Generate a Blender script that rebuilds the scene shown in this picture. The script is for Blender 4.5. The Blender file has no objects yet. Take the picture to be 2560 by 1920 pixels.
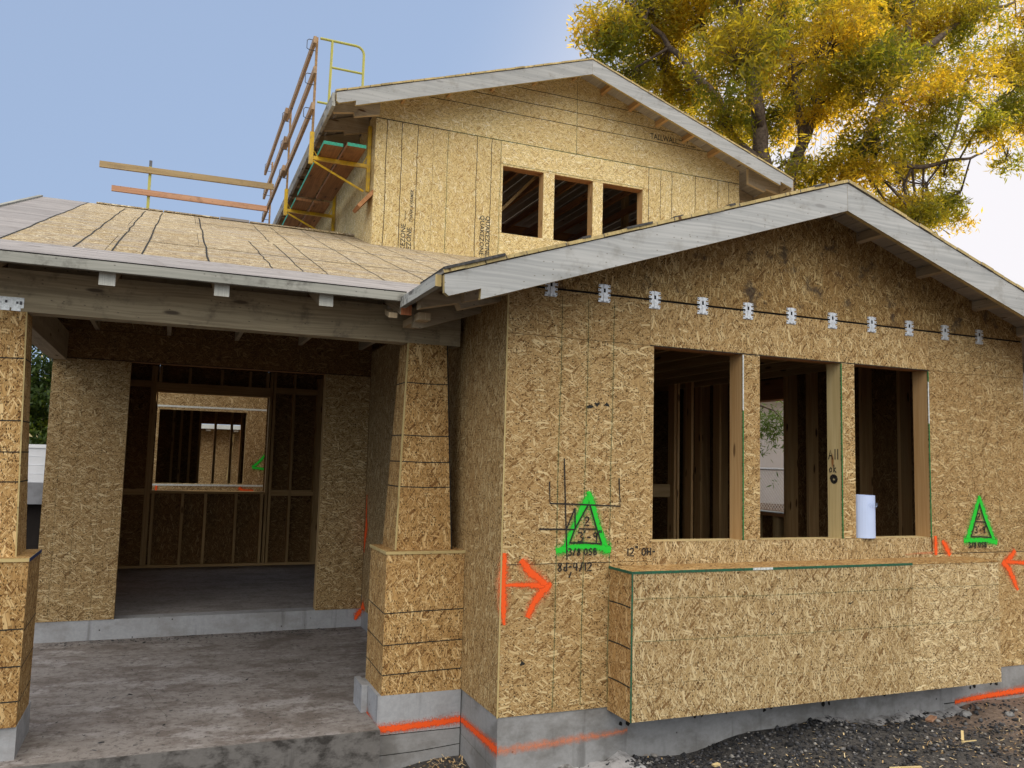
import bpy, math, random
import numpy as np
from mathutils import Vector, Matrix
R=math.radians
S=bpy.context.scene
COL=S.collection
random.seed(7); RNG=np.random.default_rng(11)

# ---------------------------------------------------------------- camera
cam=bpy.data.cameras.new('camera'); cam_o=bpy.data.objects.new('camera',cam); COL.objects.link(cam_o)
cam.sensor_width=36; cam.lens=36*2063.07/2560; cam.clip_end=600; cam.clip_start=.05
yaw,pit,rol=R(22.4287),R(5.3541),R(1.4748)
f=Vector((math.sin(yaw)*math.cos(pit),math.cos(yaw)*math.cos(pit),math.sin(pit)))
rt=Vector((math.cos(yaw),-math.sin(yaw),0)); up=rt.cross(f)
r2=rt*math.cos(rol)+up*math.sin(rol); u2=-rt*math.sin(rol)+up*math.cos(rol)
M=Matrix((r2,u2,-f)).transposed().to_4x4(); M.translation=Vector((-2.022,-5,1.62))
cam_o.matrix_world=M; S.camera=cam_o

# ---------------------------------------------------------------- sky, sun, exposure
SUN_AZ=R(48); SUN_EL=R(13)          # azimuth from +Y towards +X : low sun behind the trees on the right
sdir=Vector((math.sin(SUN_AZ)*math.cos(SUN_EL),math.cos(SUN_AZ)*math.cos(SUN_EL),math.sin(SUN_EL)))
W=bpy.data.worlds.new('World'); S.world=W; W.use_nodes=True
wn=W.node_tree; wn.nodes.clear()
def WN(t,**k):
    n=wn.nodes.new(t)
    for a,b in k.items(): setattr(n,a,b)
    return n
sky=WN('ShaderNodeTexSky',sky_type='NISHITA',sun_disc=False,sun_elevation=SUN_EL,sun_rotation=SUN_AZ,altitude=50,air_density=1.0,dust_density=.6,ozone_density=3.0)
tc=WN('ShaderNodeTexCoord')
sep=WN('ShaderNodeSeparateXYZ'); wn.links.new(tc.outputs['Generated'],sep.inputs[0])
# added fill light: unseen sky overhead and behind camera brightened, clear towards the house
dot=WN('ShaderNodeVectorMath',operation='DOT_PRODUCT'); dot.inputs[1].default_value=(-.16,-.52,.84)
wn.links.new(tc.outputs['Generated'],dot.inputs[0])
mr=WN('ShaderNodeMapRange',interpolation_type='SMOOTHSTEP')
mr.inputs['From Min'].default_value=.25; mr.inputs['From Max'].default_value=.95; mr.inputs['To Min'].default_value=0; mr.inputs['To Max'].default_value=1
wn.links.new(dot.outputs['Value'],mr.inputs['Value'])
sky_fill=WN('ShaderNodeMix',data_type='RGBA'); sky_fill.blend_type='ADD'; sky_fill.clamp_result=False
sky_fill.inputs['B'].default_value=(24.5,22.3,18.6,1)
wn.links.new(sky.outputs[0],sky_fill.inputs['A']); wn.links.new(mr.outputs[0],sky_fill.inputs['Factor'])
# thin high veil that pales the blue
veil=WN('ShaderNodeMix',data_type='RGBA'); veil.inputs['Factor'].default_value=.78; veil.inputs['B'].default_value=(3.3,4.25,6.1,1)
wn.links.new(sky_fill.outputs['Result'],veil.inputs['A'])
vm=WN('ShaderNodeMix',data_type='RGBA'); wn.links.new(mr.outputs[0],vm.inputs['Factor']); wn.links.new(veil.outputs['Result'],vm.inputs['A']); wn.links.new(sky_fill.outputs['Result'],vm.inputs['B'])
# pale glow of thin haze round the low sun
d2=WN('ShaderNodeVectorMath',operation='DOT_PRODUCT'); d2.inputs[1].default_value=(math.sin(R(56))*.985,math.cos(R(56))*.985,.17)
wn.links.new(tc.outputs['Generated'],d2.inputs[0])
m2=WN('ShaderNodeMapRange',interpolation_type='SMOOTHERSTEP'); m2.inputs['From Min'].default_value=.74; m2.inputs['From Max'].default_value=1.0; m2.inputs['To Max'].default_value=1
wn.links.new(d2.outputs['Value'],m2.inputs['Value'])
glow=WN('ShaderNodeMix',data_type='RGBA'); glow.inputs['B'].default_value=(7.5,7.3,7.6,1)
wn.links.new(m2.outputs[0],glow.inputs['Factor']); wn.links.new(vm.outputs['Result'],glow.inputs['A'])
bg=WN('ShaderNodeBackground'); bg.inputs['Strength'].default_value=.10
out=WN('ShaderNodeOutputWorld')
wn.links.new(glow.outputs['Result'],bg.inputs[0]); wn.links.new(bg.outputs[0],out.inputs[0])
sl=bpy.data.lights.new('sun','SUN'); sl.energy=5; sl.angle=R(.5); sl.color=(1,.78,.44)
so=bpy.data.objects.new('sun',sl); COL.objects.link(so); so.rotation_euler=(-sdir).to_track_quat('-Z','Y').to_euler()
S.view_settings.view_transform='Standard'; S.view_settings.look='None'; S.view_settings.gamma=1; S.view_settings.exposure=0.35
S.cycles.max_bounces=8; S.cycles.diffuse_bounces=5; S.cycles.transparent_max_bounces=16; S.cycles.transmission_bounces=4
S.cycles.use_denoising=True

# ---------------------------------------------------------------- material helpers
class NT:
    def __init__(s,name,group=False):
        if group: s.t=bpy.data.node_groups.new(name,'ShaderNodeTree')
        else:
            s.m=bpy.data.materials.new(name); s.m.use_nodes=True; s.t=s.m.node_tree; s.t.nodes.clear()
    def n(s,t,ins=None,**k):
        nd=s.t.nodes.new(t)
        for a,b in k.items(): setattr(nd,a,b)
        for a,b in (ins or {}).items():
            sk=nd.inputs[a]
            if isinstance(b,bpy.types.NodeSocket): s.t.links.new(b,sk)
            elif isinstance(b,bpy.types.Node): s.t.links.new(b.outputs[0],sk)
            else: sk.default_value=b
        return nd
    def math(s,op,a,b=0,c=None,clamp=False):
        ins={0:a,1:b}
        if c is not None: ins[2]=c
        return s.n('ShaderNodeMath',ins,operation=op,use_clamp=clamp).outputs[0]
    def mix(s,f,a,b,bt='MIX'):
        nd=s.n('ShaderNodeMix',data_type='RGBA',blend_type=bt)
        for k,v in (('Factor',f),('A',a),('B',b)):
            sk=[i for i in nd.inputs if i.name==k and (i.type=='RGBA' if k!='Factor' else i.type=='VALUE')][0]
            if isinstance(v,bpy.types.NodeSocket): s.t.links.new(v,sk)
            else: sk.default_value=(v if k=='Factor' else (v[0],v[1],v[2],1))
        return [o for o in nd.outputs if o.type=='RGBA'][0]
    def fmix(s,f,a,b):
        nd=s.n('ShaderNodeMix',data_type='FLOAT')
        for i,v in ((0,f),(2,a),(3,b)):
            if isinstance(v,bpy.types.NodeSocket): s.t.links.new(v,nd.inputs[i])
            else: nd.inputs[i].default_value=v
        return nd.outputs[0]
    def noise(s,vec,scale,detail=3,rough=.55,dim='3D',dist=0):
        return s.n('ShaderNodeTexNoise',{'Vector':vec,'Scale':scale,'Detail':detail,'Roughness':rough,'Distortion':dist},noise_dimensions=dim)
    def mapping(s,vec,sc=(1,1,1),rot=(0,0,0),loc=(0,0,0)):
        return s.n('ShaderNodeMapping',{'Vector':vec,'Scale':sc,'Rotation':rot,'Location':loc}).outputs[0]
    def ramp(s,f,stops,interp='LINEAR'):
        nd=s.n('ShaderNodeValToRGB',{0:f}); cr=nd.color_ramp; cr.interpolation=interp
        while len(cr.elements)<len(stops): cr.elements.new(.5)
        for e,(p,c) in zip(cr.elements,stops):
            e.position=p; e.color=(c[0],c[1],c[2],1) if hasattr(c,'__len__') else (c,c,c,1)
        return nd.outputs[0]
    def smooth(s,v,a,b,to0=0,to1=1):
        return s.n('ShaderNodeMapRange',{'Value':v,'From Min':a,'From Max':b,'To Min':to0,'To Max':to1},interpolation_type='SMOOTHSTEP').outputs[0]
    def finish(s,col,rough=.85,bump=None,bstr=.3,bdist=.002,metal=0,spec=.3,alpha=None,trans=None):
        p=s.n('ShaderNodeBsdfPrincipled',{'Roughness':rough,'Metallic':metal,'Specular IOR Level':spec})
        if isinstance(col,bpy.types.NodeSocket): s.t.links.new(col,p.inputs['Base Color'])
        else: p.inputs['Base Color'].default_value=(*col,1)
        if bump is not None:
            b=s.n('ShaderNodeBump',{'Height':bump,'Strength':bstr,'Distance':bdist}); s.t.links.new(b.outputs[0],p.inputs['Normal'])
        sh=p.outputs[0]
        if alpha is not None:
            tr=s.n('ShaderNodeBsdfTransparent'); mx=s.n('ShaderNodeMixShader',{0:alpha,1:tr.outputs[0],2:sh}); sh=mx.outputs[0]
        o=s.n('ShaderNodeOutputMaterial',{0:sh}); return s.m
    def uv(s): return s.n('ShaderNodeUVMap').outputs[0]
    def pos(s): return s.n('ShaderNodeNewGeometry').outputs['Position']

# strand-board pattern: layered rectangular flakes. output tone (0 dark .. 1 pale) and gap darkness
g=NT('strand_board_pattern',True)
g.t.interface.new_socket('Vector',in_out='INPUT',socket_type='NodeSocketVector')
g.t.interface.new_socket('Tone',in_out='OUTPUT',socket_type='NodeSocketFloat')
g.t.interface.new_socket('Gap',in_out='OUTPUT',socket_type='NodeSocketFloat')
gi=g.n('NodeGroupInput').outputs[0]
wv=g.noise(gi,5.0,2,.5,'2D').outputs['Color']
wv=g.n('ShaderNodeVectorMath',{0:wv,1:(.5,.5,.5)},operation='SUBTRACT').outputs[0]
wv=g.n('ShaderNodeVectorMath',{0:wv,'Scale':.035},operation='SCALE').outputs[0]
base=g.n('ShaderNodeVectorMath',{0:gi,1:wv},operation='ADD').outputs[0]
tone=g.fmix(1.0,.5,g.noise(g.mapping(gi,(5,28,1)),1.0,4,.6,'2D').outputs[0])
gap=0.0
layers=[(6,.075,.015,.1),(-30,.07,.012,.15),(40,.07,.013,.25),(-14,.10,.015,.3),(66,.06,.011,.35),(-54,.075,.013,.4),(22,.095,.010,.35),(-78,.055,.009,.5),(-3,.08,.009,.4),(50,.07,.008,.45),(-36,.065,.008,.45),(14,.13,.026,.88),(-44,.085,.020,.93),(80,.10,.018,.92),(-8,.12,.018,.80),(33,.09,.014,.80)]
for k,(a,L,w,thr) in enumerate(layers):
    v=g.mapping(base,(1,1,1),(0,0,R(a)),(k*3.71,k*7.13,0))
    v=g.mapping(v,(1/L,1/w,1))
    vo=g.n('ShaderNodeTexVoronoi',{'Vector':v,'Scale':1.0,'Randomness':1.0},voronoi_dimensions='2D',distance='CHEBYCHEV')
    cs=g.n('ShaderNodeSeparateColor',{0:vo.outputs['Color']})
    rad=g.math('MULTIPLY_ADD',cs.outputs[2],.22,.22)
    ins=g.math('LESS_THAN',vo.outputs['Distance'],rad)
    pick=g.math('GREATER_THAN',cs.outputs[0],thr)
    m=g.math('MULTIPLY',ins,pick)
    grain=g.noise(g.mapping(v,(1,7,1)),1.0,2,.5,'2D').outputs[0]
    tk=g.math('ADD',g.math('MULTIPLY_ADD',cs.outputs[1],.9 if k<11 else .5,.05 if k<11 else .52),g.math('MULTIPLY_ADD',grain,.4,-.2))
    tone=g.fmix(m,tone,tk)
    if k==12: tone=g.fmix(m,tone,g.math('MULTIPLY',grain,.16))
    edge=g.math('GREATER_THAN',vo.outputs['Distance'],g.math('SUBTRACT',rad,.05))
    e=g.math('MULTIPLY',edge,m)
    gap=g.math('MAXIMUM',g.math('MULTIPLY',gap,g.math('SUBTRACT',1.0,m)),g.math('MULTIPLY',e,.42 if k<11 else .55))
v=g.mapping(base,(55,130,1)); vo=g.n('ShaderNodeTexVoronoi',{'Vector':v,'Scale':1.0},voronoi_dimensions='2D')
cs=g.n('ShaderNodeSeparateColor',{0:vo.outputs['Color']})
fl=g.math('MULTIPLY',g.math('LESS_THAN',vo.outputs['Distance'],.38),g.math('GREATER_THAN',cs.outputs[0],.84))
gap=g.math('MAXIMUM',gap,g.math('MULTIPLY',fl,.95))
g.n('NodeGroupOutput',{0:tone,1:gap})
OSBG=g.t

def osb(name,dark,mid,light,gapc=(.05,.028,.012),sc=1.0,stain=0,stainc=(.05,.04,.035),tonal=.25,hi=.80,grey=0,warm=(.30,.15,.05)):
    m=NT(name); uv=m.uv()
    gr=m.n('ShaderNodeGroup'); gr.node_tree=OSBG; m.t.links.new(m.mapping(uv,(sc,sc,1)),gr.inputs[0])
    c=m.ramp(gr.outputs[0],[(0.02,dark),(.16,[a*.55+b*.45 for a,b in zip(dark,mid)]),(.38,mid),(hi-.12,[a*1.12 for a in mid]),(min(hi+.12,.99),light)])
    c=m.mix(gr.outputs[1],c,gapc)
    big=m.noise(uv,.9,4,.6,'2D').outputs[0]
    c=m.mix(m.smooth(big,.35,.75,0,tonal),c,warm,'MIX')
    pv=m.noise(uv,.16,1,.5,'2D').outputs[0]
    c=m.mix(m.smooth(pv,.3,.7,0,.5),c,m.mix(1.0,c,(.70,.66,.60),'MULTIPLY'))
    if grey: 
        gz=m.noise(m.mapping(uv,(1,4,1)),1.6,5,.65,'2D').outputs[0]
        c=m.mix(m.smooth(gz,.4,.7,0,grey),c,(.30,.27,.25))
    if stain:
        p=m.pos(); st=m.noise(p,4.2,6,.66).outputs[0]
        c=m.mix(m.smooth(st,.54,.66,0,stain),c,stainc)
    h=m.math('SUBTRACT',gr.outputs[0],m.math('MULTIPLY',gr.outputs[1],1.5))
    return m.finish(c,.85,h,.5,.0016,spec=.10)

def wood(name,c1,c2,knotc=(.10,.05,.02),knots=.5,dirt=0,dirtc=(.06,.05,.045),rough=.75,gs=1.0,stripe=.55):
    m=NT(name); uv=m.uv()
    w=m.noise(uv,1.3,2,.5,'2D').outputs[0]
    v=m.n('ShaderNodeVectorMath',{0:uv,1:m.n('ShaderNodeCombineXYZ',{1:m.math('MULTIPLY',w,.06)}).outputs[0]},operation='ADD').outputs[0]
    g1=m.noise(m.mapping(v,(1.6*gs,75*gs,1)),1.0,4,.6,'2D').outputs[0]
    g2=m.noise(m.mapping(v,(.8*gs,16*gs,1)),1.0,3,.5,'2D').outputs[0]
    t=m.math('ADD',m.math('MULTIPLY',g1,stripe),m.math('MULTIPLY',g2,1-stripe))
    c=m.mix(m.smooth(t,.36,.64),c1,c2)
    if knots:
        vo=m.n('ShaderNodeTexVoronoi',{'Vector':m.mapping(v,(2.3,9,1)),'Scale':1.0},voronoi_dimensions='2D')
        cs=m.n('ShaderNodeSeparateColor',{0:vo.outputs['Color']})
        k=m.math('MULTIPLY',m.smooth(vo.outputs['Distance'],.16,.07),m.math('GREATER_THAN',cs.outputs[0],1-.35*knots))
        c=m.mix(k,c,knotc)
    pc=m.noise(m.mapping(uv,(.05,.05,1)),3.0,0,.5,'2D').outputs[0]
    c=m.mix(m.smooth(pc,.3,.7,0,.35),c,[a*.62 for a in c1],'MIX')
    if dirt:
        d=m.noise(m.pos(),7,6,.68).outputs[0]
        c=m.mix(m.smooth(d,.50,.70,0,dirt),c,dirtc)
        vs=m.n('ShaderNodeTexVoronoi',{'Vector':m.mapping(uv,(16,26,1)),'Scale':1.0},voronoi_dimensions='2D')
        cz=m.n('ShaderNodeSeparateColor',{0:vs.outputs['Color']})
        k=m.math('MULTIPLY',m.smooth(vs.outputs['Distance'],.13,.05),m.math('GREATER_THAN',cz.outputs[0],.84))
        c=m.mix(m.math('MULTIPLY',k,.75),c,dirtc)
    return m.finish(c,rough,t,.25,.0015,spec=.25)

def plain(name,c,rough=.6,metal=0,nz=.25,ns=8,c2=None,spec=.3):
    m=NT(name); p=m.pos(); n=m.noise(p,ns,5,.65).outputs[0]
    col=m.mix(m.smooth(n,.35,.7,0,1),c,c2 or [a*(1-nz) for a in c])
    return m.finish(col,rough,n,.2,.002,metal=metal,spec=spec)

def concrete(name,c,dirt,amount,sc=1,streak=True,rough=.9):
    m=NT(name); p=m.pos()
    n1=m.noise(m.mapping(p,(sc,sc,sc*1.6)),2.2,7,.68).outputs[0]
    n2=m.noise(p,38,4,.7).outputs[0]
    c0=m.mix(m.smooth(n2,.3,.7,0,.45),c,[a*.72 for a in c])
    c0=m.mix(m.smooth(n1,.42,.66,0,amount),c0,dirt)
    if streak:
        s=m.noise(m.mapping(p,(9,9,.9)),1.0,5,.6).outputs[0]
        c0=m.mix(m.smooth(s,.55,.72,0,.5),c0,[a*.45 for a in dirt])
    vo=m.n('ShaderNodeTexVoronoi',{'Vector':p,'Scale':17.0})
    cz=m.n('ShaderNodeSeparateColor',{0:vo.outputs['Color']})
    k=m.math('MULTIPLY',m.smooth(vo.outputs['Distance'],.16,.08),m.math('GREATER_THAN',cz.outputs[0],.86))
    c0=m.mix(k,c0,(.05,.045,.045))
    h=m.math('ADD',n2,m.math('MULTIPLY',n1,2.0))
    return m.finish(c0,rough,h,.5,.004)

def stroke(name,c,soft=.35,noise=.5,op=.95,ns=60):
    m=NT(name); uv=m.uv(); s=m.n('ShaderNodeSeparateXYZ',{0:uv})
    n=m.noise(m.pos(),ns,4,.7).outputs[0]
    d=m.math('SUBTRACT',1.0,m.math('ABSOLUTE',s.outputs[1]))
    a=m.math('ADD',d,m.math('MULTIPLY',m.math('SUBTRACT',n,.5),noise*2))
    a=m.smooth(a,.04,.04+soft,0,op)
    return m.finish(c,.8,alpha=a)

MT={}
MT['osb']=osb('osb_front',(.17,.088,.032),(.425,.285,.128),(.67,.525,.29),stain=0,tonal=.16)
MT['osb_header']=osb('osb_gable',(.13,.065,.022),(.34,.22,.088),(.64,.49,.25),stain=.80,tonal=.22)
MT['osb_box']=osb('osb_box',(.18,.095,.038),(.455,.33,.165),(.70,.57,.345),tonal=.12,hi=.72)
MT['osb_porch']=osb('osb_porch',(.17,.098,.042),(.38,.265,.13),(.66,.53,.32),tonal=.12)
MT['osb_column']=osb('osb_column',(.14,.06,.02),(.43,.265,.105),(.70,.51,.26),tonal=.25)
MT['osb_new']=osb('osb_new',(.40,.26,.105),(.73,.585,.29),(.90,.82,.58),gapc=(.22,.12,.04),tonal=.14,hi=.84,warm=(.62,.38,.14))
MT['osb_roof']=osb('osb_roof',(.13,.08,.038),(.42,.325,.185),(.76,.69,.52),gapc=(.07,.045,.025),tonal=.15,grey=.55,warm=(.36,.27,.16))
MT['osb_shade']=osb('osb_inside_shade',(.07,.035,.014),(.19,.108,.045),(.36,.24,.12),tonal=.25)  # strand board colour darkened to carry the shade indoors and above the porch opening
MT['stud']=wood('stud_fir',(.50,.29,.12),(.64,.42,.20),knots=1.0)
MT['stud_pine']=wood('stud_pine',(.55,.42,.20),(.66,.53,.28),knots=1.0,knotc=(.30,.13,.04))
MT['stud_shade']=wood('stud_inside_shade',(.36,.235,.105),(.50,.345,.175),knots=1.0)  # stud colour lowered to carry the indoor shade
MT['lumber_red']=wood('header_lumber',(.33,.15,.06),(.44,.22,.10),knots=.6)
MT['primed']=wood('primed_white_board',(.34,.35,.355),(.47,.475,.475),knotc=(.27,.27,.27),knots=.5,dirt=.35,dirtc=(.17,.155,.125),gs=.8)
MT['primed_dirty']=wood('weathered_primed_board',(.27,.275,.25),(.39,.385,.35),knotc=(.14,.13,.12),knots=.8,dirt=.75,dirtc=(.10,.095,.085))
MT['primed_dirtier']=wood('stained_primed_board',(.30,.305,.29),(.44,.44,.41),knotc=(.14,.13,.12),knots=.8,dirt=.95,dirtc=(.05,.05,.05))
MT['beam']=wood('weathered_beam',(.32,.26,.17),(.50,.415,.28),knotc=(.13,.10,.07),knots=.35,dirt=.6,dirtc=(.10,.08,.06))
MT['rafter']=wood('rafter_lumber',(.36,.29,.20),(.50,.41,.29),knots=.7,dirt=.3)
MT['rafter_new']=wood('rafter_pale',(.46,.35,.22),(.58,.46,.30),knots=.7)
MT['rafter_red']=wood('rafter_red_end',(.42,.14,.06),(.55,.22,.10),knots=.3)
MT['endgrain']=wood('primed_end',(.55,.55,.50),(.70,.69,.63),knots=0,gs=2)
MT['plank_roof']=wood('grey_roof_plank',(.24,.225,.225),(.36,.335,.33),knotc=(.15,.14,.14),knots=.5,dirt=.5,dirtc=(.16,.14,.13))
MT['soffit']=wood('soffit_plank',(.32,.29,.25),(.42,.38,.33),knots=.4,dirt=.2)
MT['plank_edge']=wood('plank_end_grain',(.42,.32,.14),(.56,.44,.21),knots=.3,dirt=.35)
MT['scaf_plank']=wood('scaffold_plank_underside',(.20,.085,.032),(.34,.165,.065),knotc=(.05,.02,.01),knots=1.0,dirt=.45,dirtc=(.07,.03,.015))
MT['rail']=wood('guardrail_lumber',(.34,.22,.13),(.46,.32,.20),knots=.6,dirt=.45)
MT['rail_tan']=wood('guardrail_tan_lumber',(.33,.235,.12),(.43,.32,.175),knots=.5,dirt=.3)
MT['rail_pink']=wood('guardrail_pink_lumber',(.42,.22,.13),(.52,.31,.20),knots=.5,dirt=.4)
MT['conc']=concrete('footing_concrete',(.29,.292,.30),(.15,.145,.14),.85)
MT['conc_light']=concrete('pedestal_concrete',(.36,.372,.40),(.22,.215,.215),.7)
MT['conc_dark']=concrete('curb_concrete',(.15,.142,.138),(.035,.032,.03),1.0,3.0)
def slabmat(name,light,mid,dark):
    m=NT(name); p=m.pos()
    n1=m.noise(m.mapping(p,(1.2,1.6,1)),2.3,9,.74,dist=.15).outputs[0]
    n2=m.noise(p,22,7,.8).outputs[0]
    n3=m.noise(m.mapping(p,(1,1.5,1),loc=(5,3,0)),1.9,10,.76,dist=.1).outputs[0]
    c=m.mix(m.smooth(n1,.40,.56),dark,mid); 
    c=m.mix(m.smooth(n3,.50,.60,0,.8),c,light)
    c=m.mix(m.smooth(n2,.50,.62,0,.6),c,[a*.42 for a in dark])
    h=m.math('ADD',n2,m.math('MULTIPLY',n3,1.4))
    return m.finish(c,.92,h,.7,.006)
MT['slab']=slabmat('porch_slab_dusty',(.33,.312,.315),(.24,.22,.212),(.15,.128,.118))
MT['slab_in']=slabmat('inside_slab',(.30,.285,.29),(.26,.24,.24),(.20,.18,.175))
MT['galv']=plain('galvanised_steel',(.80,.82,.84),.42,.55,.30,60)
MT['paint_y']=plain('yellow_painted_steel',(.66,.42,.015),.45,0,.3,14,(.42,.27,.05))
MT['paint_yg']=plain('faded_yellow_pipe',(.40,.38,.07),.45,0,.3,20,(.36,.36,.12))
MT['steel_brown']=plain('rusty_guard_post',(.36,.22,.10),.6,.2,.4,30,(.20,.12,.06))
MT['steel_dark']=plain('dark_steel_hook',(.10,.10,.11),.45,.7,.3,30)
MT['teal']=plain('teal_plank_paint',(.03,.30,.20),.6,0,.4,40)
MT['green_edge']=plain('green_edge_seal',(.015,.12,.065),.7,0,.5,60,(.03,.055,.035))
MT['green_new']=plain('bright_green_edge_seal',(.02,.19,.05),.7,0,.3,60,(.01,.08,.03))
MT['white_tape']=plain('white_flashing',(.70,.72,.74),.5,0,.3,90,(.35,.4,.36))
MT['blue_edge']=plain('blue_edge_seal',(.02,.04,.13),.7,0,.3,60)
MT['black']=plain('black_gap',(.012,.011,.010),.95,0,.2,10)
MT['felt']=plain('black_roof_felt',(.045,.045,.047),.9,0,.5,60,(.10,.095,.09))
MT['paper']=plain('tracing_paper_roll',(.50,.60,.86),.6,0,.06,4)
MT['white_wall']=plain('white_stucco',(.62,.59,.58),.95,0,.10,1.2)
MT['white_side']=plain('white_siding',(.74,.77,.84),.6,0,.08,3)
MT['grey_panel']=plain('grey_skirting',(.22,.23,.26),.8,0,.3,4)
MT['void_shade']=plain('void_shade_board',(.02,.016,.015),.95,0,.3,5)
MT['shingle']=plain('purple_grey_shingle',(.085,.085,.13),.85,0,.45,9,(.04,.04,.065))
MT['primed_far']=plain('far_primed_board',(.58,.63,.64),.7,0,.15,6)
MT['bark']=plain('bark',(.15,.115,.09),.95,0,.5,9,(.055,.04,.032))
MT['ink']=stroke('black_nail_line',(.018,.018,.016),.45,.6,.95,90)
MT['ink_green']=stroke('green_chalk_line',(.03,.13,.06),.6,1.0,.62,70)
MT['ink_faint']=stroke('faint_chalk_line',(.10,.12,.07),.8,1.1,.38,60)
MT['stamp']=stroke('stamp_ink',(.055,.055,.05),.2,.0,.85,90)
MT['pencil']=stroke('marker_line',(.02,.018,.017),.3,.25,.97,120)
MT['spray_o']=stroke('orange_spray',(.86,.10,.014),.55,.95,.95,34)
MT['spray_o_halo']=stroke('orange_overspray',(.80,.15,.04),1.1,1.1,.75,80)
MT['spray_g_halo']=stroke('green_overspray',(.06,.46,.07),1.1,1.1,.70,80)
MT['spray_pale']=stroke('thin_orange_spray',(.72,.23,.11),1.2,.9,.6,26)
MT['spray_g']=stroke('green_spray',(.02,.54,.035),.50,.95,.95,36)

def groundmat():
    m=NT('ground_dirt'); p=m.pos()
    n1=m.noise(p,1.3,6,.65).outputs[0]; n2=m.noise(p,26,6,.75).outputs[0]; n3=m.noise(p,120,3,.7).outputs[0]
    s=m.n('ShaderNodeSeparateXYZ',{0:p})
    c=m.mix(m.smooth(n2,.35,.65),(.026,.025,.026),(.085,.080,.077))
    right=m.math('ADD',m.smooth(s.outputs[0],2.3,4.6),m.math('MULTIPLY',m.math('SUBTRACT',n1,.5),2.2))
    c=m.mix(m.smooth(right,.45,.95),c,m.mix(m.smooth(n2,.3,.7),(.10,.068,.052),(.22,.165,.13)))
    c=m.mix(m.smooth(n3,.56,.72,0,.5),c,(.26,.22,.18))
    return m.finish(c,.95,m.math('ADD',n2,m.math('MULTIPLY',n3,.4)),.9,.012)
MT['ground']=groundmat()
def stonemat():
    m=NT('gravel_stone'); uv=m.uv(); s=m.n('ShaderNodeSeparateXYZ',{0:uv})
    c=m.ramp(s.outputs[0],[(0,(.014,.014,.016)),(.62,(.04,.042,.048)),(.86,(.09,.09,.10)),(.95,(.20,.19,.18)),(1,(.36,.34,.32))])
    return m.finish(c,.85,m.noise(m.pos(),150,3).outputs[0],.4,.003)
MT['stone']=stonemat()
def strawmat():
    m=NT('wood_chip'); uv=m.uv(); s=m.n('ShaderNodeSeparateXYZ',{0:uv})
    c=m.ramp(s.outputs[0],[(0,(.22,.13,.06)),(.5,(.46,.33,.17)),(1,(.66,.54,.34))])
    return m.finish(c,.85)
MT['chip']=strawmat()
MT['spill']=concrete('concrete_slop',(.40,.40,.415),(.07,.065,.06),.95,3,False)
def leafmat(name,dif,tra,tmix):
    m=NT(name); uv=m.uv(); s=m.n('ShaderNodeSeparateXYZ',{0:uv})
    c=m.mix(s.outputs[0],dif[0],dif[1]); t=m.mix(s.outputs[0],tra[0],tra[1])
    d=m.n('ShaderNodeBsdfPrincipled',{'Base Color':c,'Roughness':.5,'Specular IOR Level':.4})
    tr=m.n('ShaderNodeBsdfTranslucent',{'Color':t})
    mx=m.n('ShaderNodeMixShader',{0:tmix,1:d.outputs[0],2:tr.outputs[0]})
    m.n('ShaderNodeOutputMaterial',{0:mx.outputs[0]}); return m.m
MT['leaf']=leafmat('willowy_leaf',((.045,.080,.012),(.24,.205,.02)),((.26,.30,.022),(1.0,.68,.04)),.66)
MT['leaf_green']=leafmat('shaded_green_leaf',((.05,.10,.02),(.16,.22,.05)),((.10,.18,.03),(.25,.35,.06)),.4)
MT['leaf_dark']=leafmat('hedge_leaf',((.015,.035,.008),(.05,.085,.016)),((.05,.10,.01),(.14,.20,.02)),.35)

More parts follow.
